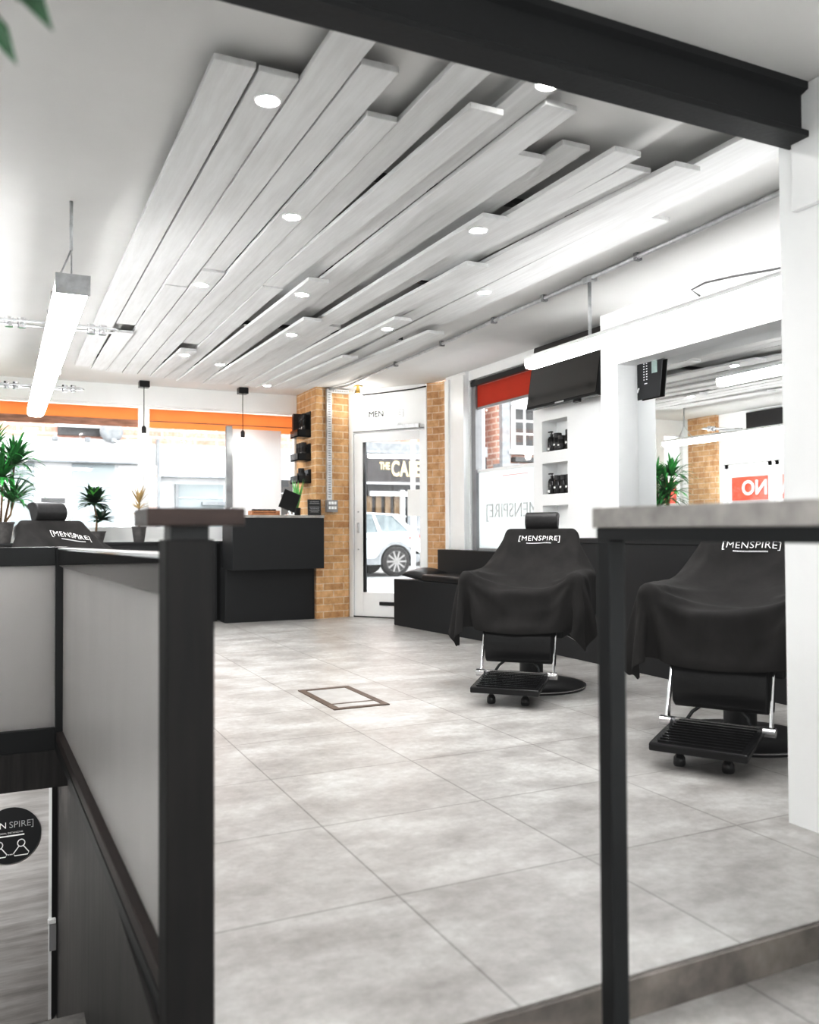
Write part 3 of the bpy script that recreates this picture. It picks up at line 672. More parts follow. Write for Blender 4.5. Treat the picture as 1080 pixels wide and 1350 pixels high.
# ------------------------------------------------------------------ plants
def pot(t, r, h, m='pot'):
    return MB().lathe([(r * .72, 0), (r * .75, .01), (r, h * .9), (r * 1.06, h * .92), (r * 1.06, h), (r * .92, h), (r * .88, h * .9)], n=24).build('pot', M[m], t, smooth=40)
def rosette(b, c, n, ln, w, rg, droop=.6, elev=(10, 75)):
    for k in range(n):
        a = rg.uniform(0, 2 * PI); e = R(rg.uniform(*elev)); l = ln * rg.uniform(.7, 1.1); pts = []
        d = Vector((math.cos(a) * math.cos(e), math.sin(a) * math.cos(e), math.sin(e))); p = Vector(c)
        for i in range(7):
            pts.append(p.copy()); d = (d + Vector((0, 0, -droop / 6 * (i / 4)))).normalized(); p = p + d * l / 6
        b.strip(pts, w * rg.uniform(.75, 1.2), up=(0, 0, 1))
rg = random.Random(11)
t = thing('potted_palm', 'tall bushy green palm at the left end of the window ledge', 'plant', (.0, 9.70, .895))
pot(t, .13, .22); b = MB()
HD = [(.12, .0, .42), (-.1, .05, .55), (.02, -.1, .66), (.13, .02, .80), (-.08, -.06, .88)]
for q in HD: b.tube([(q[0] * .3, q[1] * .3, .2), (q[0] * .8, q[1] * .8, q[2] * .7), q], [.012, .010, .008], 8)
b.build('stems', M['stem'], t, smooth=True); b = MB()
for q in HD: rosette(b, q, 60, .40, .019, rg, 1.6, (0, 80))
b.build('leaves', [M['leaf']], t)
t = thing('potted_dracaena', 'dark green two tiered dracaena on the window ledge behind the left chair', 'plant', (.93, 9.76, .895))
pot(t, .1, .12); MB().tube([(0, 0, .1), (.01, 0, .24), (-.02, 0, .42)], [.012, .01, .009], 8).build('stems', M['stem'], t, smooth=True); b = MB()
rosette(b, (.05, 0, .24), 44, .17, .028, rg, .7, (-5, 70)); rosette(b, (-.02, 0, .42), 80, .21, .030, rg, .7, (-20, 80)); b.build('leaves', M['leafd'], t)
b = MB(); rosette(b, (-.02, -.02, .44), 22, .2, .028, rg, .7, (0, 75)); b.build('leaves', M['leaf2'], t, )
t = thing('potted_yucca', 'straw coloured yucca in a dark pot on the window ledge', 'plant', (1.37, 9.72, .895))
pot(t, .075, .17); MB().tube([(0, 0, .15), (0, 0, .42)], [.012, .009], 8).build('stem', M['stem'], t, smooth=True); b = MB()
rosette(b, (0, 0, .26), 14, .17, .011, rg, 1.6, (0, 60)); rosette(b, (0, 0, .36), 16, .19, .011, rg, .7, (10, 60)); rosette(b, (0, 0, .42), 14, .22, .010, rg, .3, (45, 85)); b.build('leaves', M['yucca'], t)
t = thing('spiky_plant', 'thin arching grey green grass plant behind the left headrest', 'plant', (.58, 9.8, .895))
pot(t, .07, .1); b = MB(); rosette(b, (0, 0, .1), 40, .30, .005, rg, .9, (30, 85)); b.build('leaves', M['leaf2'], t)
# foreground hanging plant
t = thing('hanging_plant', 'blurred dark green hanging leaves at the top left corner of the view', 'plant', (-.225, 1.0, 2.255))
MB().tube([(0, 0, .25), (0, 0, -.42)], .004, 6).build('cord', M['blackplastic'], t)
MB().lathe([(.05, -.56), (.09, -.54), (.12, -.44), (.11, -.43)], n=20).build('pot', M['pot'], t, smooth=40)
b = MB(); rg = random.Random(5)
def trail(pts, w): b.strip([Vector(p) for p in pts], w, up=(.3, -1, .2))
rosette(b, (0, 0, -.45), 22, .22, .022, rg, 1.3, (-10, 60))
for (dx, z0, z1, n) in ((.20, -.46, -.66, 7), (.165, -.46, -.67, 6), (.115, -.5, -.83, 7), (.05, -.5, -.85, 6), (-.05, -.5, -.8, 5)):
    path = [Vector((0, -.02, -.45)), Vector((dx * .7, -.02, -.46)), Vector((dx, 0, z0 - .08)), Vector((dx + .02, .01, (z0 + z1) / 2)), Vector((dx, .02, z1))]
    b.tube(path, .003, 6)
    for k in range(n):
        f = k / (n - 1); p = path[2].lerp(path[4], f); a = rg.uniform(-.6, .6)
        s_ = 1 if k % 2 else -1
        b.strip([p, p + Vector((s_ * .025, .005 * a, -.012)), p + Vector((s_ * .055, .02 * a, -.035)), p + Vector((s_ * .075, .03 * a, -.065))], .017, up=(.2, -1, .3))
b.build('trailing_leaves', M['leafd'], t)

# ------------------------------------------------------------------ floor box
t = thing('floor_hatch', 'bronze framed rectangular hatch with pale tile inlay set in the floor', 'hatch', (1.86, 4.85, 0))
b = MB(); b.box(-.17, -.13, -.325, .325, 0, .006); b.box(.13, .17, -.325, .325, 0, .006); b.box(-.13, .13, -.325, -.29, 0, .006); b.box(-.13, .13, .285, .325, 0, .006); b.build('frame', M['bronze'], t)
b = MB(); b.box(-.13, .13, -.17, .285, 0, .003); b.box(-.13, .13, -.29, -.185, 0, .003); b.build('inlay', M['matglass'], t)
b = MB(); b.box(-.13, .13, -.185, -.165, 0, .0045); b.build('divider', M['bronze'], t)

# ------------------------------------------------------------------ balustrade, stair
t = thing('newel_post', 'dark square newel post with a wide flat brown cap', 'post', (.341, 1.765, 0))
MB().box(-.047, .047, -.045, .045, 0, .985).build('post', M['darkwood'], t, bevel=.003)
MB().box(-.038, .038, -.036, .036, .975, 1.015).build('shadowed_top', M['blacksteel'], t)  # cap's shadow on the post, made as a darker, slimmer piece
MB().box(-.09, .098, -.09, .09, 1.012, 1.047).build('cap', M['cap'], t, bevel=.003)
A = Vector((.340, 1.81, 0)); B = Vector((.272, 4.28, 0)); dv = (B - A); Lb = dv.length; ang = math.atan2(dv.y, dv.x)
t = thing('stair_balustrade', 'dark framed frosted balustrade running from newel post along the stairwell', 'balustrade', A, ang)
MB().hexa([(0, -.03, .866), (0 + Lb, -.03, .845), (Lb, .03, .845), (0, .03, .866), (0, -.03, .95), (Lb, -.03, .925), (Lb, .03, .925), (0, .03, .95)]).build('handrail', M['railgloss'], t, bevel=.004)
MB().hexa([(0, -.03, .949), (Lb, -.03, .924), (Lb, .03, .924), (0, .03, .949), (0, -.03, .956), (Lb, -.03, .930), (Lb, .03, .930), (0, .03, .956)]).build('rail_top_strip', M['trimw'], t, bevel=.002)['label'] = 'white strip along the rail top'  # thin white strip laid along the top of the handrail
MB().box(0, Lb, -.007, .007, .06, .87).build('frosted_panel', M['frost'], t)
MB().box(0, Lb, -.02, .035, .04, .085).build('bottom_rail', M['cap'], t, bevel=.003); MB().box(0, Lb, -.022, .037, 0, .04).build('base_strip', M['blacksteel'], t)
t = thing('landing_balustrade', 'black framed frosted balustrade closing the far end of the stairwell', 'balustrade', (.262, 4.33, 0))
MB().box(-.028, .028, -.04, .04, 0, .935).build('corner_post', M['blacksteel'], t, bevel=.003)
MB().box(-.9, -.028, -.03, .03, .85, .935).build('handrail', M['blacksteel'], t, bevel=.003)
MB().box(-.9, -.028, -.006, .006, .09, .86).build('frosted_panel', M['frost'], t)
MB().box(-.9, -.028, -.035, .035, 0, .1).build('bottom_rail', M['blacksteel'], t, bevel=.003)
w = MB(); w.box(-.65, .30, 4.29, 4.42, -.17, -.001); struct(w.build('trim_8', M['darkwoodv']), 'dark wood edge board under the far balustrade')
w = MB(); w.box(.287, .30, 1.55, 4.3, -2.1, -.001); w.box(.325, .40, 4.3, 6.0, -2.1, -.1)
struct(w.build('wall_stair', M['darkwoodv']), 'dark boarded side wall of the stairwell')
struct(MB().box(-.65, .4, 5.75, 5.9, -2.1, -.17).build('wall_stair_end', M['darkwoodv']))
struct(MB().box(-.65, .325, 4.42, 5.75, -.19, -.17).build('ceiling_stair', M['darkwoodv']))
w = MB()
for i in range(1, 5): w.box(-.65, .325, 1.55 + .4625 * (i - 1), 1.55 + .4625 * i, -2.1, -.09 - .168 * i)
for i in range(1, 7): w.box(-.65, .325, 3.4 + .2 * (i - 1), 3.4 + .2 * i, -2.1, -.762 - .19 * i)
struct(w.build('stairs', M['concrete']), 'pale stone steps going down the stairwell')
struct(MB().box(-.65, .325, 4.6, 5.75, -2.1, -1.95).build('floor_stair', M['concrete']))
t = thing('added_stair_fill', 'round white fill light added out of view above the basement landing', 'light', (-.15, 4.9, -.19))  # added lamp, hidden from view, to lift the dark stairwell
MB().lathe([(.11, -.03), (.12, -.01), (.12, 0)], n=24).build('body', M['trimw'], t, smooth=40); MB().lathe([(.10, -.036), (.105, -.03)], n=24).build('diffuser', emis('stair_fill_glow', (1, .99, .97), 60), t)
t = thing('basement_door', 'pale wood grain door at the bottom of the stairwell', 'door', (0, 5.68, 0))
MB().box(-.6, .275, 0, .04, -1.94, -.54).build('leaf', M['doorwood'], t); MB().box(.275, .293, -.004, .04, -1.94, -.54).build('white_edge', M['trimw'], t)
MB().box(.28, .318, -.03, 0, -1.52, -1.36).build('latch', M['greypaint'], t); MB().box(.27, .318, -.035, 0, -1.36, -1.33).build('latch_top', M['trimw'], t, bevel=.006)
t = thing('round_sticker', 'round black sticker with white lettering on the basement door', 'sticker', (.065, 5.672, -.80))
b = MB().lathe([(.165, 0), (.165, .004)], n=48); b.bm.transform(Matrix.Rotation(PI / 2, 4, 'X')); b.build('disc', M['black'], t)
text('lettering', '[MEN', .052, M['logo'], (-.083, -.006, .062), (1, 0, 0), (0, 0, 1), t); text('lettering', 'SPIRE]', .052, M['steel'], (.060, -.006, .062), (1, 0, 0), (0, 0, 1), t)
MB().box(-.1, .075, -.007, -.004, -.005, .003).build('rule', M['logo'], t); text('lettering', 'SOCIAL DISTANCING', .014, M['logo'], (0, -.006, .017), (1, 0, 0), (0, 0, 1), t)
for xq in (-.062, .058):
    b = MB(); b.tube([(xq + .02 * math.cos(a * PI / 8), -.006, -.05 + .021 * math.sin(a * PI / 8)) for a in range(17)], .0035, 6)
    b.tube([(xq - .012, -.006, -.068), (xq - .042, -.006, -.108), (xq - .036, -.006, -.122), (xq + .036, -.006, -.122), (xq + .042, -.006, -.108), (xq + .012, -.006, -.068)], .0035, 6); b.build('person_symbol', M['logo'], t)
for xq in (-.012, -.002, .008): MB().box(xq - .003, xq + .003, -.008, -.004, -.114, -.108).build('dot', M['logo'], t)

# ------------------------------------------------------------------ high table in the foreground
t = thing('bar_table', 'high table with grey concrete top and black steel legs at right', 'table', (1.10, 1.43, -.09))
MB().box(0, .80, -1.5, 0, 1.094, 1.135).build('tabletop', M['concrete'], t, bevel=.002)
b = MB(); b.box(.006, .046, -1.49, -.006, 1.068, 1.094); b.box(.754, .794, -1.49, -.006, 1.068, 1.094); b.box(.046, .754, -.046, -.006, 1.068, 1.094); b.box(.046, .754, -1.49, -1.45, 1.068, 1.094); b.build('frame', M['blacksteel'], t, bevel=.002)
for x in (.006, .754):
    for y in (-.046, -1.49): MB().box(x, x + .04, y, y + .04, 0, 1.068).build('leg', M['blacksteel'], t, bevel=.003)

# ------------------------------------------------------------------ barber chairs
def rot(ax, deg): return Matrix.Rotation(R(deg), 3, ax)
LIFT = 0.
def make_chair(lift, adx=0., adz=0.):
    t = thing('barber_chair', None, 'barber chair')
    MB().lathe([(.34, 0), (.345, .012), (.335, .022), (.2, .035), (.11, .05), (.1, .06)], n=48).build('base_disc', M['leather'], t, smooth=40)
    MB().lathe([(.338, .0125), (.347, .013), (.347, .017), (.338, .019)], n=48).build('base_trim', M['chrome'], t, smooth=40)
    MB().lathe([(.075, .055), (.075, .2), (.055, .2), (.055, .34 + lift)], n=24).build('pump_column', M['blacksteel'], t, smooth=40)
    z = lift
    MB().box(-.25, .25, -.25, .2, .34 + z, .40 + z).build('seat_frame', M['blacksteel'], t, bevel=.01)
    MB().box(-.255, .255, -.29, .2, .40 + z, .49 + z).build('seat_cushion', M['leather'], t, bevel=.035, seg=4, smooth=True)
    mb = rot('X', -18)
    MB().obox((0, .29, .73 + z), (.50, .09, .55), mb).build('backrest', M['leather'], t, bevel=.04, seg=4, smooth=True)
    MB().tube([(0, .36, .95 + z), (0, .395, 1.06 + z)], .012, 10).build('headrest_stem', M['chrome'], t, smooth=True)
    hp = [(-.055 * math.cos(a), .062 * math.sin(a)) for a in [R(q) for q in range(-90, 91, 18)]] + [(.03, .062), (.045, .045), (.03, .02), (.02, -.055)]
    hh = MB().prism_x(hp, -.112, .112); bmesh.ops.rotate(hh.bm, verts=hh.bm.verts, cent=(0, 0, 0), matrix=rot('X', -12)); bmesh.ops.translate(hh.bm, verts=hh.bm.verts, vec=(0, .385, 1.062 + z))
    hh.build('headrest', M['leatherg'], t, bevel=.01, seg=3, smooth=50)
    for s_ in (-1, 1):
        ar = MB().box(s_ * (.335 + adx) - .035, s_ * (.335 + adx) + .035, -.32, .2, .675 + z + adz, .725 + z + adz).build('armrest', M['leather'], t, bevel=.018, seg=3, smooth=True)
        MB().tube([(s_ * (.335 + adx), -.2, .69 + z + adz), (s_ * .3, -.19, .52 + z), (s_ * .24, -.16, .40 + z)], .013, 10).build('arm_support', M['chrome'], t, smooth=True)
        MB().tube([(s_ * (.335 + adx), .16, .69 + z + adz), (s_ * .3, .16, .52 + z), (s_ * .24, .15, .40 + z)], .013, 10).build('arm_support', M['chrome'], t, smooth=True)
    # leg cushion : a thick rounded slab hanging in front of the seat
    lc = [(-.31, .41), (-.345, .40), (-.375, .36), (-.39, .30), (-.378, .225), (-.345, .195), (-.315, .23), (-.30, .34)]
    MB().prism_x([(a, b_ + z) for a, b_ in lc], -.205, .205).build('leg_cushion', M['leather'], t, bevel=.008, seg=2, smooth=50)
    for s_ in (-1, 1):
        MB().hexa([(s_ * .222 - .006, -.33, .40 + z), (s_ * .222 + .006, -.33, .40 + z), (s_ * .222 + .006, -.30, .40 + z), (s_ * .222 - .006, -.30, .40 + z),
                   (s_ * .222 - .006, -.42, .13), (s_ * .222 + .006, -.42, .13), (s_ * .222 + .006, -.375, .13), (s_ * .222 - .006, -.375, .13)]).build('side_bar', M['chrome'], t, bevel=.003)
        MB().tube([(s_ * .195, -.42, .14), (s_ * .245, -.42, .14)], .022, 14).build('pivot', M['chrome'], t, smooth=40)
        # curved struts between cushion and footrest
        MB().tube([(s_ * .06, -.31, .30 + z), (s_ * .07, -.33, .22), (s_ * .12, -.36, .18), (s_ * .14, -.40, .14)], .008, 8).build('curved_strut', M['blacksteel'], t, smooth=True)
    fr = MB().hexa([(-.2, -.72, .070), (.2, -.72, .070), (.2, -.40, .12), (-.2, -.40, .12), (-.2, -.72, .105), (.2, -.72, .105), (.2, -.40, .145), (-.2, -.40, .145)]).build('footrest', M['blackplastic'], t, bevel=.008, seg=2)
    rb = MB()
    for k in range(9): yk = -.69 + k * .032; zk = .106 + (yk + .72) / .32 * .04; rb.box(-.17, .17, yk, yk + .012, zk, zk + .004)
    rb.build('tread_ribs', M['blackplastic'], fr)
    rb = MB(); rb.hexa([(-.2, -.405, .14), (.2, -.405, .14), (.2, -.39, .14), (-.2, -.39, .14), (-.2, -.405, .155), (.2, -.405, .155), (.2, -.39, .155), (-.2, -.39, .155)]); rb.build('back_rail', M['chrome'], fr)
    for s_ in (-1, 1):
        MB().tube([(s_ * .1, -.62, .095), (s_ * .1, -.62, .035)], .012, 10).build('foot_stem', M['blacksteel'], fr, smooth=40)
        MB().lathe([(.022, 0), (.026, .01), (.024, .035), (.014, .05)], c=(s_ * .1, -.62, 0), n=14).build('rubber_foot', M['blackplastic'], fr, smooth=40)
    MB().tube([(.2, .0, .36 + z), (.30, -.03, .30 + z), (.36, -.05, .34 + z)], .009, 8).build('lever', M['chrome'], t, smooth=True)
    MB().tube([(.345, -.045, .33 + z), (.41, -.06, .365 + z)], .013, 8).build('lever_grip', M['blackplastic'], t, smooth=40)
    return t

# cloth drape over the chair, solved as a grid of linked points
def drape(seed, lift, off=0., adx=0., adz=0.):
    nx, ny = 61, 43; wx, ly = 1.36, 1.0
    rr = np.random.RandomState(seed)
    u = np.linspace(-wx / 2, wx / 2, nx); v = np.linspace(0, ly, ny)
    dx = u[1] - u[0]; dy = v[1] - v[0]
    X = np.zeros((ny, nx, 3)); X[..., 0] = u[None, :]; sl_ = np.minimum(v, .70); X[..., 1] = (.345 - sl_ * .925 - (v - sl_))[:, None]; X[..., 2] = (1.02 - sl_ * .38)[:, None]
    X[..., 2] += rr.normal(0, .002, (ny, nx)); X[..., 0] += off * (v / ly)[:, None]
    V = np.zeros_like(X)
    pin = np.abs(u) < .235
    pinpos = np.stack([u[pin], np.full(pin.sum(), .345), np.full(pin.sum(), 1.012)], -1)
    boxes = [((0, .29, .73), (.25, .045, .275), np.array(rot('X', -18)), .03), ((0, -.03, .42), (.255, .26, .07), np.eye(3), .02),
             ((-.335 - adx, -.06, .57 + adz), (.04, .275, .165), np.eye(3), .015), ((.335 + adx, -.06, .57 + adz), (.04, .275, .165), np.eye(3), .015), ((0, -.12, .55 + adz), (.3, .2, .075), np.eye(3), .03), ((0, -.34, .33), (.21, .04, .085), np.eye(3), .01)]
    def collide(P, Pp):
        for c, hf, rm, rad in boxes:
            L = (P - np.array(c)) @ rm; h = np.array(hf); q = np.abs(L) - (h - rad); th = rad + .010
            qo = np.maximum(q, 0); d = np.linalg.norm(qo, axis=-1)
            inside = (q.max(-1) < 0)
            pen = np.where(inside, True, d < th)
            if not pen.any(): continue
            sg = np.sign(L); sg[sg == 0] = 1
            Ln = L.copy()
            m1 = pen & ~inside
            dn_ = np.maximum(d, 1e-9)
            Ln[m1] = (sg * (np.minimum(np.abs(L), h - rad) + qo / dn_[..., None] * th))[m1]
            if inside.any():
                k = q.argmax(-1); idx = np.where(inside)
                kk = k[idx]; Ln[idx[0], idx[1], kk] = sg[idx[0], idx[1], kk] * ((h - rad)[kk] + th)
            Pn = Ln @ rm.T + np.array(c)
            mv = Pn - P
            n_ = mv / np.maximum(np.linalg.norm(mv, axis=-1, keepdims=True), 1e-9)
            dsp = Pn - Pp; tang = dsp - (dsp * n_).sum(-1, keepdims=True) * n_
            Pn = Pn - .93 * tang * pen[..., None]
            P[pen] = Pn[pen]
        return P
    W = np.ones((ny, nx, 1)); W[0, pin] = 0
    def con(P, sa, sb, rest, k=1.):
        a = P[sa]; b_ = P[sb]; wa = W[sa]; wb = W[sb]; d = b_ - a; l = np.linalg.norm(d, axis=-1, keepdims=True)
        cr = k * (l - rest) / np.maximum(l, 1e-9) / np.maximum(wa + wb, 1e-9) * d
        P[sa] = a + cr * wa; P[sb] = b_ - cr * wb
    sl = slice; dg_ = math.hypot(dx, dy)
    cons = []
    for o in (0, 1):
        cons.append(((sl(None), sl(o, nx - 1, 2)), (sl(None), sl(o + 1, nx, 2)), dx, 1.)); cons.append(((sl(o, ny - 1, 2), sl(None)), (sl(o + 1, ny, 2), sl(None)), dy, 1.))
    for o in (0, 1):
        cons.append(((sl(o, ny - 1, 2), sl(0, nx - 1)), (sl(o + 1, ny, 2), sl(1, nx)), dg_, .35)); cons.append(((sl(o, ny - 1, 2), sl(1, nx)), (sl(o + 1, ny, 2), sl(0, nx - 1)), dg_, .35))
    for o in range(4):
        cons.append(((sl(None), sl(o, nx - 2, 4)), (sl(None), sl(o + 2, nx, 4)), 2 * dx, .04)); cons.append(((sl(o, ny - 2, 4), sl(None)), (sl(o + 2, ny, 4), sl(None)), 2 * dy, .04))
    # the slices above may differ in length by one at the ends
    fixed = []
    for a, b_, r_, k in cons:
        na = [len(range(*s_.indices(n_))) for s_, n_ in zip(a, (ny, nx))]; nb = [len(range(*s_.indices(n_))) for s_, n_ in zip(b_, (ny, nx))]
        ii = [np.arange(*s_.indices(n_))[:min(p, q)] for s_, n_, p, q in zip(a, (ny, nx), na, nb)]; jj = [np.arange(*s_.indices(n_))[:min(p, q)] for s_, n_, p, q in zip(b_, (ny, nx), na, nb)]
        fixed.append((np.ix_(*ii), np.ix_(*jj), r_, k))
    dt = 1 / 100.
    for it in range(260):
        Pp = X.copy(); V[..., 2] -= 9.8 * dt; V *= .965
        P = X + V * dt
        al = min(1, it / 10)
        P[0, pin] = pinpos
        for q_ in range(6):
            for a, b_, r_, k in fixed: con(P, a, b_, r_, k)
            if q_ % 2: P = collide(P, Pp)
        P[..., 2] = np.maximum(P[..., 2], .05)
        P[0, pin] = pinpos
        V = (P - Pp) / dt; sp = np.linalg.norm(V, axis=-1, keepdims=True); V *= np.minimum(1, 1.6 / np.maximum(sp, 1e-6)); X = P
    # creases running out from the arm ends and the top corners
    gu, gv = np.meshgrid(u, v); nrm = np.zeros_like(X)
    du_ = np.gradient(X, axis=1); dv_ = np.gradient(X, axis=0); nrm = np.cross(du_, -dv_); nrm /= np.linalg.norm(nrm, axis=-1, keepdims=True) + 1e-9
    hh = np.zeros((ny, nx))
    for (cu_, cv_, n_, am, ph) in ((-.36, .70, 9, .017, .3), (.36, .70, 9, .017, 1.1), (-.24, .0, 11, .010, 2.), (.24, .0, 11, .010, .7)):
        dx_ = gu - cu_; dy_ = gv - cv_; rad_ = np.hypot(dx_, dy_); th_ = np.arctan2(dy_, dx_)
        wv = np.abs(np.sin(n_ * .5 * th_ + ph + 1.2 * np.sin(7 * rad_ + ph)))
        hh += am * (1 - 2 * wv ** .7) * np.clip(rad_ / .08, 0, 1) * np.exp(-rad_ / .30)
    hh += .004 * np.sin(19 * gu + 4 * np.sin(6 * gv + seed)) * np.clip((gv - .55) / .3, 0, 1)
    hh *= np.clip(gv / .12, 0, 1)
    X = X + nrm * (hh + .004 * np.clip(gv / .1, 0, 1))[..., None]
    X[..., 2] += lift
    return X, u, v

def cape_mesh(X):
    ny, nx, _ = X.shape
    me = bpy.data.meshes.new('barber_cape')
    faces = []
    for j in range(ny - 1):
        for i in range(nx - 1):
            if j > ny - 7 and (i < 5 or i > nx - 7):
                a = (5 - min(i, nx - 2 - i)) ; b_ = 5 - (ny - 2 - j)
                if a > 0 and b_ > 0 and a * a + b_ * b_ > 30: continue
            k = j * nx + i; faces.append((k, k + 1, k + nx + 1, k + nx))
    me.from_pydata([tuple(p) for p in X.reshape(-1, 3)], [], faces); me.materials.append(M['cape'])
    bm = bmesh.new(); bm.from_mesh(me); bmesh.ops.delete(bm, geom=[v for v in bm.verts if not v.link_faces], context='VERTS'); bm.to_mesh(me); bm.free()
    for p in me.polygons: p.use_smooth = True
    return me

def on_cloth(X, u, v, me, cu, cv):
    """lay flat lettering on the cloth surface"""
    ny, nx, _ = X.shape; dx = u[1] - u[0]; dy = v[1] - v[0]
    for vt in me.vertices:
        a = (vt.co.x + cu - u[0]) / dx; b_ = (cv - vt.co.y) / dy
        i = int(min(max(a, 0), nx - 2)); j = int(min(max(b_, 0), ny - 2)); fa = a - i; fb = b_ - j
        p = (X[j, i] * (1 - fa) + X[j, i + 1] * fa) * (1 - fb) + (X[j + 1, i] * (1 - fa) + X[j + 1, i + 1] * fa) * fb
        n_ = np.cross(X[j, i + 1] - X[j, i], X[j, i] - X[j + 1, i]); n_ = n_ / (np.linalg.norm(n_) + 1e-9)
        if n_[1] > 0 and n_[2] < 0: n_ = -n_
        vt.co = Vector(p + n_ * .0055)
    return me

chairs = [((3.09, 4.66, 0), -46, 0., 1, 0., 'barber chair under a black cape in the middle of the shop', 'black cape with white lettering draped over the middle barber chair'),
          ((3.19, 3.03, 0), -60, 0., 2, .03, 'barber chair nearest the camera at right, partly behind the white wall', 'black cape with white lettering on the chair at right nearest the camera'),
          ((.50, 5.447, 0), 38, .065, 3, -.02, 'barber chair at left behind the frosted balustrade', 'black cape with white lettering on the left chair behind the balustrade')]
for (loc, rz, lift, seed, off, l1, l2) in chairs:
    ax_, az_ = (.05, .06) if seed == 3 else (0., 0.)
    c = make_chair(lift, ax_, az_); c.location = loc; c.rotation_euler = (0, 0, R(rz)); tag(c, l1, 'barber chair', 'barber chairs')
    X, u, v = drape(seed, lift, off, ax_, az_)
    k = thing('barber_cape', l2, 'cape', loc, R(rz), 'capes draped over the barber chairs')
    o = bpy.data.objects.new('cloth', cape_mesh(X)); COL.objects.link(o); o.parent = k
    m_ = o.modifiers.new('thick', 'SOLIDIFY'); m_.thickness = .004; m_.offset = 0
    m_ = o.modifiers.new('sub', 'SUBSURF'); m_.levels = 1; m_.render_levels = 1
    for body, sz, cv, bold in (('[MENSPIRE]', .053, .082 + (seed == 2) * .03, .0), ('FOR MEN', .014, .117 + (seed == 2) * .03, .0002)):
        if body != '[MENSPIRE]':
            b = MB()
            for q in range(24): b.box(-.085 + q * .0071, -.085 + q * .0071 + .0056, -.004, .004, 0, .0005)
            bmesh.ops.recalc_face_normals(b.bm, faces=b.bm.faces); me = bpy.data.meshes.new('printed_line'); b.bm.to_mesh(me); b.bm.free()
        else:
            me = text_mesh(body, sz, 0., bold, 1.08)
            bm = bmesh.new(); bm.from_mesh(me); bmesh.ops.subdivide_edges(bm, edges=[e for e in bm.edges if e.calc_length() > .012], cuts=1); bm.to_mesh(me); bm.free()
        me.materials.clear(); me.materials.append(M['logo'])
        if seed == 3: me.transform(Matrix.Rotation(R(-9), 4, 'Z'))
        on_cloth(X, u, v, me, .07 if seed == 3 else 0, cv + (.035 if seed == 3 else 0))
        o = bpy.data.objects.new('printed_lettering', me); COL.objects.link(o); o.parent = k

# ------------------------------------------------------------------ the street outside
GZ = -.12
tag(MB().box(-30, 40, 10.2, 60, GZ - .2, GZ).build('street', M['asphalt']), kind='structure')
tag(MB().prism([(3.76, 9.5), (4.36, 8.7), (6, 8.0), (12, 8.0), (12, 10.2), (3.76, 10.2)], GZ - .2, GZ).build('pavement', M['asphalt']), kind='structure')
def sc(x, z, Y=24.): return x * Y / 20., 1 + (z - 1) * Y / 20.
def fbox(b, x0, x1, z0, z1, y0, y1):
    a, c = sc(x0, z0); d, e = sc(x1, z1); return b.box(a, d, y0, y1, c, e)
t = thing('shop_building', 'white painted shop front across the street with brick above', 'building')
b = MB(); b.box(-14, 8.0, 24.0, 26, GZ, 3.4); b.build('ground_floor', M['facade'], t)
b = MB(); b.box(-14, 9.6, 24.1, 26, 3.4, 9); b.build('upper_wall', M['brickX'], t)
b = MB(); fbox(b, -9, 2.9, 2.56, 3.05, 23.8, 24.0); b.build('sign_board', M['facade'], t)
b = MB(); fbox(b, -9, 2.9, 2.52, 2.555, 23.75, 24.0); b.build('sign_ledge', M['greyx'], t)
for (a, c, z0, z1, m_) in ((.2, .66, 1.0, 2.5, 'pane'), (1.41, 2.29, 1.0, 2.5, 'pane'), (2.37, 2.75, 1.0, 2.5, 'facade'), (-1.2, -.2, 1.0, 2.5, 'pane'), (3.62, 4.72, 1.1, 2.1, 'pane'), (6.0, 6.5, 1.2, 2.25, 'darkpane')):
    b = MB(); fbox(b, a, c, z0, z1, 23.95, 24.0); w_ = b.build('shop_window', M[m_], t)
    b = MB(); fbox(b, a, c, z0 + (z1 - z0) * .68, z0 + (z1 - z0) * .70, 23.92, 23.95); b.build('glazing_bar', M['facade'], w_)
b = MB(); fbox(b, .79, 1.27, 1.64, 1.75, 23.9, 24.0); b.build('letter_slot', M['darkpane'], t)
b = MB(); fbox(b, 1.12, 2.16, 3.13, 3.32, 24.0, 24.1); b.build('upper_window', M['darkpane'], t)
b = MB(); fbox(b, 1.12, 2.3, 3.30, 3.38, 23.9, 24.1); b.build('upper_window_head', M['facade'], t)
b = MB(); fbox(b, 2.95, 3.2, 1.2, 2.5, 23.8, 24.0); b.build('brick_column', M['pink'], t)
b = MB(); fbox(b, 3.18, 3.24, .9, 3.1, 23.75, 24.0); b.build('drain_pipe', M['greyx'], t)
b = MB(); fbox(b, 3.3, 5.0, 2.24, 2.27, 23.6, 24.0); fbox(b, 3.6, 3.66, 1.2, 2.1, 23.8, 24.0); fbox(b, 4.2, 4.9, 1.62, 1.70, 23.8, 24.0); b.build('shop_trim', M['greyx'], t)
for (a, z) in ((1.05, 2.97), (1.7, 2.97), (2.24, 2.97)):
    b = MB(); fbox(b, a - .06, a + .06, z, z + .09, 23.55, 23.75); b.build('sign_lamp', M['greyx'], t, bevel=.02)
x_, z_ = sc(2.2, 3.22); b = MB().lathe([(.02, .1), (.2, .06), (.3, .0), (.3, -.01), (.2, .04), (.02, .08)], n=24); b.bm.transform(Matrix.Translation((x_, 23.7, z_)) @ Matrix.Rotation(R(80), 4, 'X')); b.build('satellite_dish', M['greyx'], t, smooth=True)
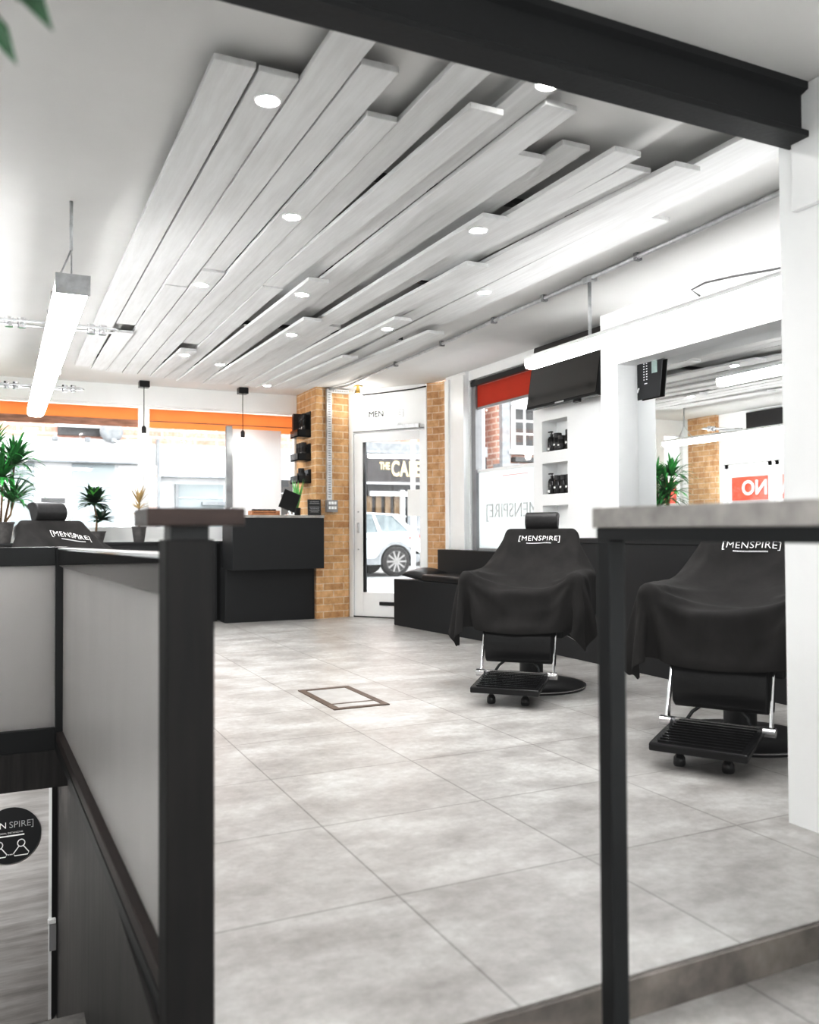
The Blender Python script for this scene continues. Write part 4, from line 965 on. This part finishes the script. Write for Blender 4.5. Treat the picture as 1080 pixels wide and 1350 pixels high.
# cafe
t = thing('cafe_building', 'cafe with dark fascia and cream lettering seen through the door glass', 'building')
b = MB(); b.box(9.6, 14.5, 24.6, 27, 3.75, 9); b.build('upper_wall', M['brickX'], t)
MB().box(9.6, 14.5, 24.35, 24.6, 3.42, 3.75).build('lead_flashing', M['greyx'], t)
MB().box(11.0, 11.6, 24.5, 24.6, 3.9, 6).build('upper_window', M['facade'], t)
fb = MB().box(9.6, 14.5, 24.4, 24.7, 2.52, 3.40).build('fascia', M['fascia'], t, bevel=.02)
text('lettering', 'THE', .31, M['cream'], (10.80, 24.37, 3.02), (1, 0, 0), (0, 0, 1), fb, bold=.01, xs=.6)
text('lettering', 'CAFE', .66, M['cream'], (11.53, 24.37, 2.93), (1, 0, 0), (0, 0, 1), fb, bold=.018, spacing=1.1, xs=.62)
MB().box(9.6, 14.5, 24.3, 24.45, 2.46, 2.52).build('fascia_strip', M['facade'], t)
MB().box(9.6, 14.5, 24.8, 25, GZ, 2.5).build('shop_front', M['fascia'], t)
for k in range(5): MB().box(10.0 + k * .32, 10.18 + k * .32, 24.7, 24.8, .1, 2.1).build('timber_panel', M['stem'], t)
MB().box(11.45, 11.6, 24.6, 24.8, GZ, 2.3).build('pilaster', M['facade'], t); MB().box(10.4, 14.5, 24.55, 24.7, 2.1, 2.25).build('white_awning_bar', M['facade'], t)
f_ = MB().box(11.75, 12.3, 24.72, 24.8, .3, 2.0).build('cafe_window', M['greyx'], t); b = MB(); b.box(12.0, 12.04, 24.68, 24.72, .3, 2.0)
for k in range(3): b.box(11.75, 12.3, 24.68, 24.72, .7 + k * .4, .74 + k * .4)
b.build('glazing_bars', M['facade'], f_)
# brick house beyond the side window
t = thing('brick_house', 'brick house with white casement window beyond the side window', 'building')
MB().box(15.0, 24, 24.5, 27, GZ, 10).build('wall', M['brickX'], t)
MB().box(15.05, 15.35, 24.3, 24.5, GZ, 9).build('drain_pipe', M['greyx'], t)
f_ = MB().box(15.45, 17.25, 24.35, 24.5, 3.7, 5.2).build('casement_window', M['facade'], t)
MB().box(15.4, 17.3, 24.2, 24.5, 5.2, 5.75).build('window_head', M['facade'], t)
b = MB()
for x in (15.6, 16.0, 16.5, 16.88):
    for z in (3.85, 4.28, 4.72): b.box(x, x + .3, 24.33, 24.35, z, z + .36)
b.build('panes', M['darkpane'], f_)
MB().box(15.3, 17.4, 24.2, 24.5, 3.55, 3.68).build('window_sill', M['facade'], t); MB().box(15.5, 17.0, 24.2, 24.5, 3.3, 3.45).build('vent', M['darkpane'], t)
MB().box(14.8, 19, 23.9, 24.5, 2.6, 3.2).build('shop_roof', M['greyx'], t); MB().box(14.8, 19, 23.8, 24.5, GZ, 2.6).build('shop_front', M['facade'], t)
# red shop across the side street (mirror)
t = thing('red_sign_shop', 'shop with a red sign board outside the left window, seen in the mirror', 'building')
MB().box(-8.4, -8, 2, 23.7, GZ, 5).build('wall', M['facade'], t); sg = MB().box(-8, -7.9, 11.5, 19, 1.72, 2.3).build('sign_board', M['redsign'], t)
text('lettering', 'ANNO', .5, M['paper'], (-7.88, 14.9, 2.0), (0, 1, 0), (0, 0, 1), sg, bold=.01)
MB().box(-8, -7.95, 6.6, 9.0, .2, 1.6).build('shop_window', M['darkpane'], t); MB().box(-8, -7.95, 9.3, 13, .2, 1.6).build('shop_window', M['darkpane'], t)
tag(MB().box(-30, -.85, -10, 10.2, GZ - .2, GZ).build('side_street', M['asphalt']), kind='structure')
# sign post
t = thing('street_post', 'white street post standing outside the glazed door', 'post', (7.27, 15.05, GZ))
MB().tube([(0, 0, 0), (0, 0, 3.2)], .045, 12).build('pole', M['facade'], t, smooth=40); MB().lathe([(.12, 0), (.12, .04), (.07, .06)], n=16).build('base', M['facade'], t, smooth=40)
# car : rear half is what shows
t = thing('parked_car', 'silver white off-road car parked outside, rear half in the door glass', 'car', (9.58, 20.2, GZ))
def arch(cx, r, z0=0., n=10, a0=0, a1=180): return [(cx + r * math.cos(R(a0 + (a1 - a0) * k / n)), z0 + r * math.sin(R(a0 + (a1 - a0) * k / n))) for k in range(n + 1)]
WR = .37; wx1, wx2 = -.74, -3.40
body = [(-.12, .38), (-.02, .55), (-.03, .85), (-.10, 1.02), (-.16, 1.12), (-2.6, 1.05), (-3.6, .98), (-4.15, .86), (-4.3, .65), (-4.28, .4), (-4.15, .3)]
low = [(-4.15, .3)] + [p for p in arch(wx2, WR + .06, .37, 12, 190, -10)][0:] + [p for p in arch(wx1, WR + .06, .37, 12, 190, -10)] + [(-.12, .38)]
prof = body[:-1] + low[:-1]
MB().prism_y(prof, -.92, .92).build('body', M['carpaint'], t, bevel=.05, seg=3, smooth=45)
lowc = [(-4.2, .28)] + arch(wx2, WR + .05, .37, 12, 190, -10) + arch(wx1, WR + .05, .37, 12, 190, -10) + [(-.1, .36), (-.06, .55), (-.3, .56)] + arch(wx1, WR + .13, .37, 10, 20, 160) + [(-1.3, .46), (-2.8, .46)] + arch(wx2, WR + .13, .37, 10, 20, 160) + [(-4.22, .5)]
MB().prism_y(lowc, -.935, .935).build('sill_cladding', M['greyx'], t)
MB().hexa([(-3.1, -.88, 1.02), (-.14, -.88, 1.08), (-.14, .88, 1.08), (-3.1, .88, 1.02), (-2.3, -.66, 1.60), (-.62, -.66, 1.52), (-.62, .66, 1.52), (-2.3, .66, 1.60)]).build('cabin', M['carglass'], t, bevel=.03)
MB().hexa([(-2.35, -.68, 1.585), (-.5, -.68, 1.50), (-.5, .68, 1.50), (-2.35, .68, 1.585), (-2.25, -.64, 1.63), (-.55, -.64, 1.55), (-.55, .64, 1.55), (-2.25, .64, 1.63)]).build('roof', M['carpaint'], t, bevel=.015)
MB().hexa([(-.58, -.62, 1.50), (-.30, -.60, 1.47), (-.30, .60, 1.47), (-.58, .62, 1.50), (-.58, -.62, 1.54), (-.30, -.60, 1.50), (-.30, .60, 1.50), (-.58, .62, 1.54)]).build('spoiler', M['carpaint'], t)
for xx, tx, wd in ((-.22, -.70, .10), (-1.15, -1.25, .05), (-2.2, -2.15, .05)):
    MB().hexa([(xx - wd, -.905, 1.06), (xx + wd, -.905, 1.06), (xx + wd, -.87, 1.06), (xx - wd, -.87, 1.06), (tx - wd * .7, -.69, 1.53), (tx + wd * .7, -.69, 1.53), (tx + wd * .7, -.65, 1.53), (tx - wd * .7, -.65, 1.53)]).build('window_pillar', M['carpaint'], t)
MB().hexa([(-.40, -.93, .92), (-.02, -.90, .93), (-.02, -.7, .93), (-.40, -.9, .92), (-.34, -.93, 1.0), (-.06, -.90, 1.02), (-.06, -.7, 1.02), (-.34, -.9, 1.0)]).build('tail_light', M['tail'], t)
MB().box(-2.6, -.9, -.935, -.92, .93, .945).build('body_line', M['greyx'], t)
def wheel(cx, cy):
    s_ = -1 if cy < 0 else 1
    b = MB().lathe([(.25, -.11), (.33, -.11), (WR, -.08), (WR, .08), (.33, .11), (.25, .11)], n=36); b.bm.transform(Matrix.Translation((cx, cy, WR)) @ Matrix.Rotation(PI / 2, 4, 'X')); w_ = b.build('wheel', M['tyre'], t, smooth=40)
    b = MB()
    for k in range(10):
        a = 2 * PI * k / 10; b.obox((cx + .14 * math.cos(a), cy + s_ * .10, WR + .14 * math.sin(a)), (.25, .03, .045), Matrix.Rotation(-a, 3, 'Y'))
    b2 = MB(); b.tube([(cx, cy + s_ * .08, WR), (cx, cy + s_ * .125, WR)], .05, 14)
    b.tube([(cx + .255 * math.cos(2 * PI * k / 32), cy + s_ * .1, WR + .255 * math.sin(2 * PI * k / 32)) for k in range(33)], .012, 6); b.build('alloy_rim', M['rim'], w_)
for cx in (wx1, wx2):
    for cy in (-.84, .84): wheel(cx, cy)

# ------------------------------------------------------------------ light and render look
wd = bpy.data.worlds.new('overcast_sky'); S.world = wd; wd.use_nodes = True; nt = wd.node_tree
bg = nt.nodes['Background']; bg.inputs['Color'].default_value = (.96, .98, 1, 1); bg.inputs['Strength'].default_value = 1.9
S.view_settings.view_transform = 'Standard'; S.view_settings.look = 'None'; S.view_settings.exposure = .76; S.view_settings.gamma = 1.0
S.view_settings.use_curve_mapping = True
cm = S.view_settings.curve_mapping; cc = cm.curves[3]
cc.points[0].location = (0, .003); cc.points[1].location = (1, 1)
for px_, py_ in ((.04, .032), (.12, .125), (.25, .32), (.45, .64), (.7, .9)): cc.points.new(px_, py_)
cm.update()
S.cycles.use_denoising = True; S.cycles.max_bounces = 8; S.cycles.diffuse_bounces = 5; S.cycles.glossy_bounces = 4; S.cycles.transparent_max_bounces = 16; S.cycles.caustics_reflective = False; S.cycles.caustics_refractive = False
S.cycles.sample_clamp_indirect = 8
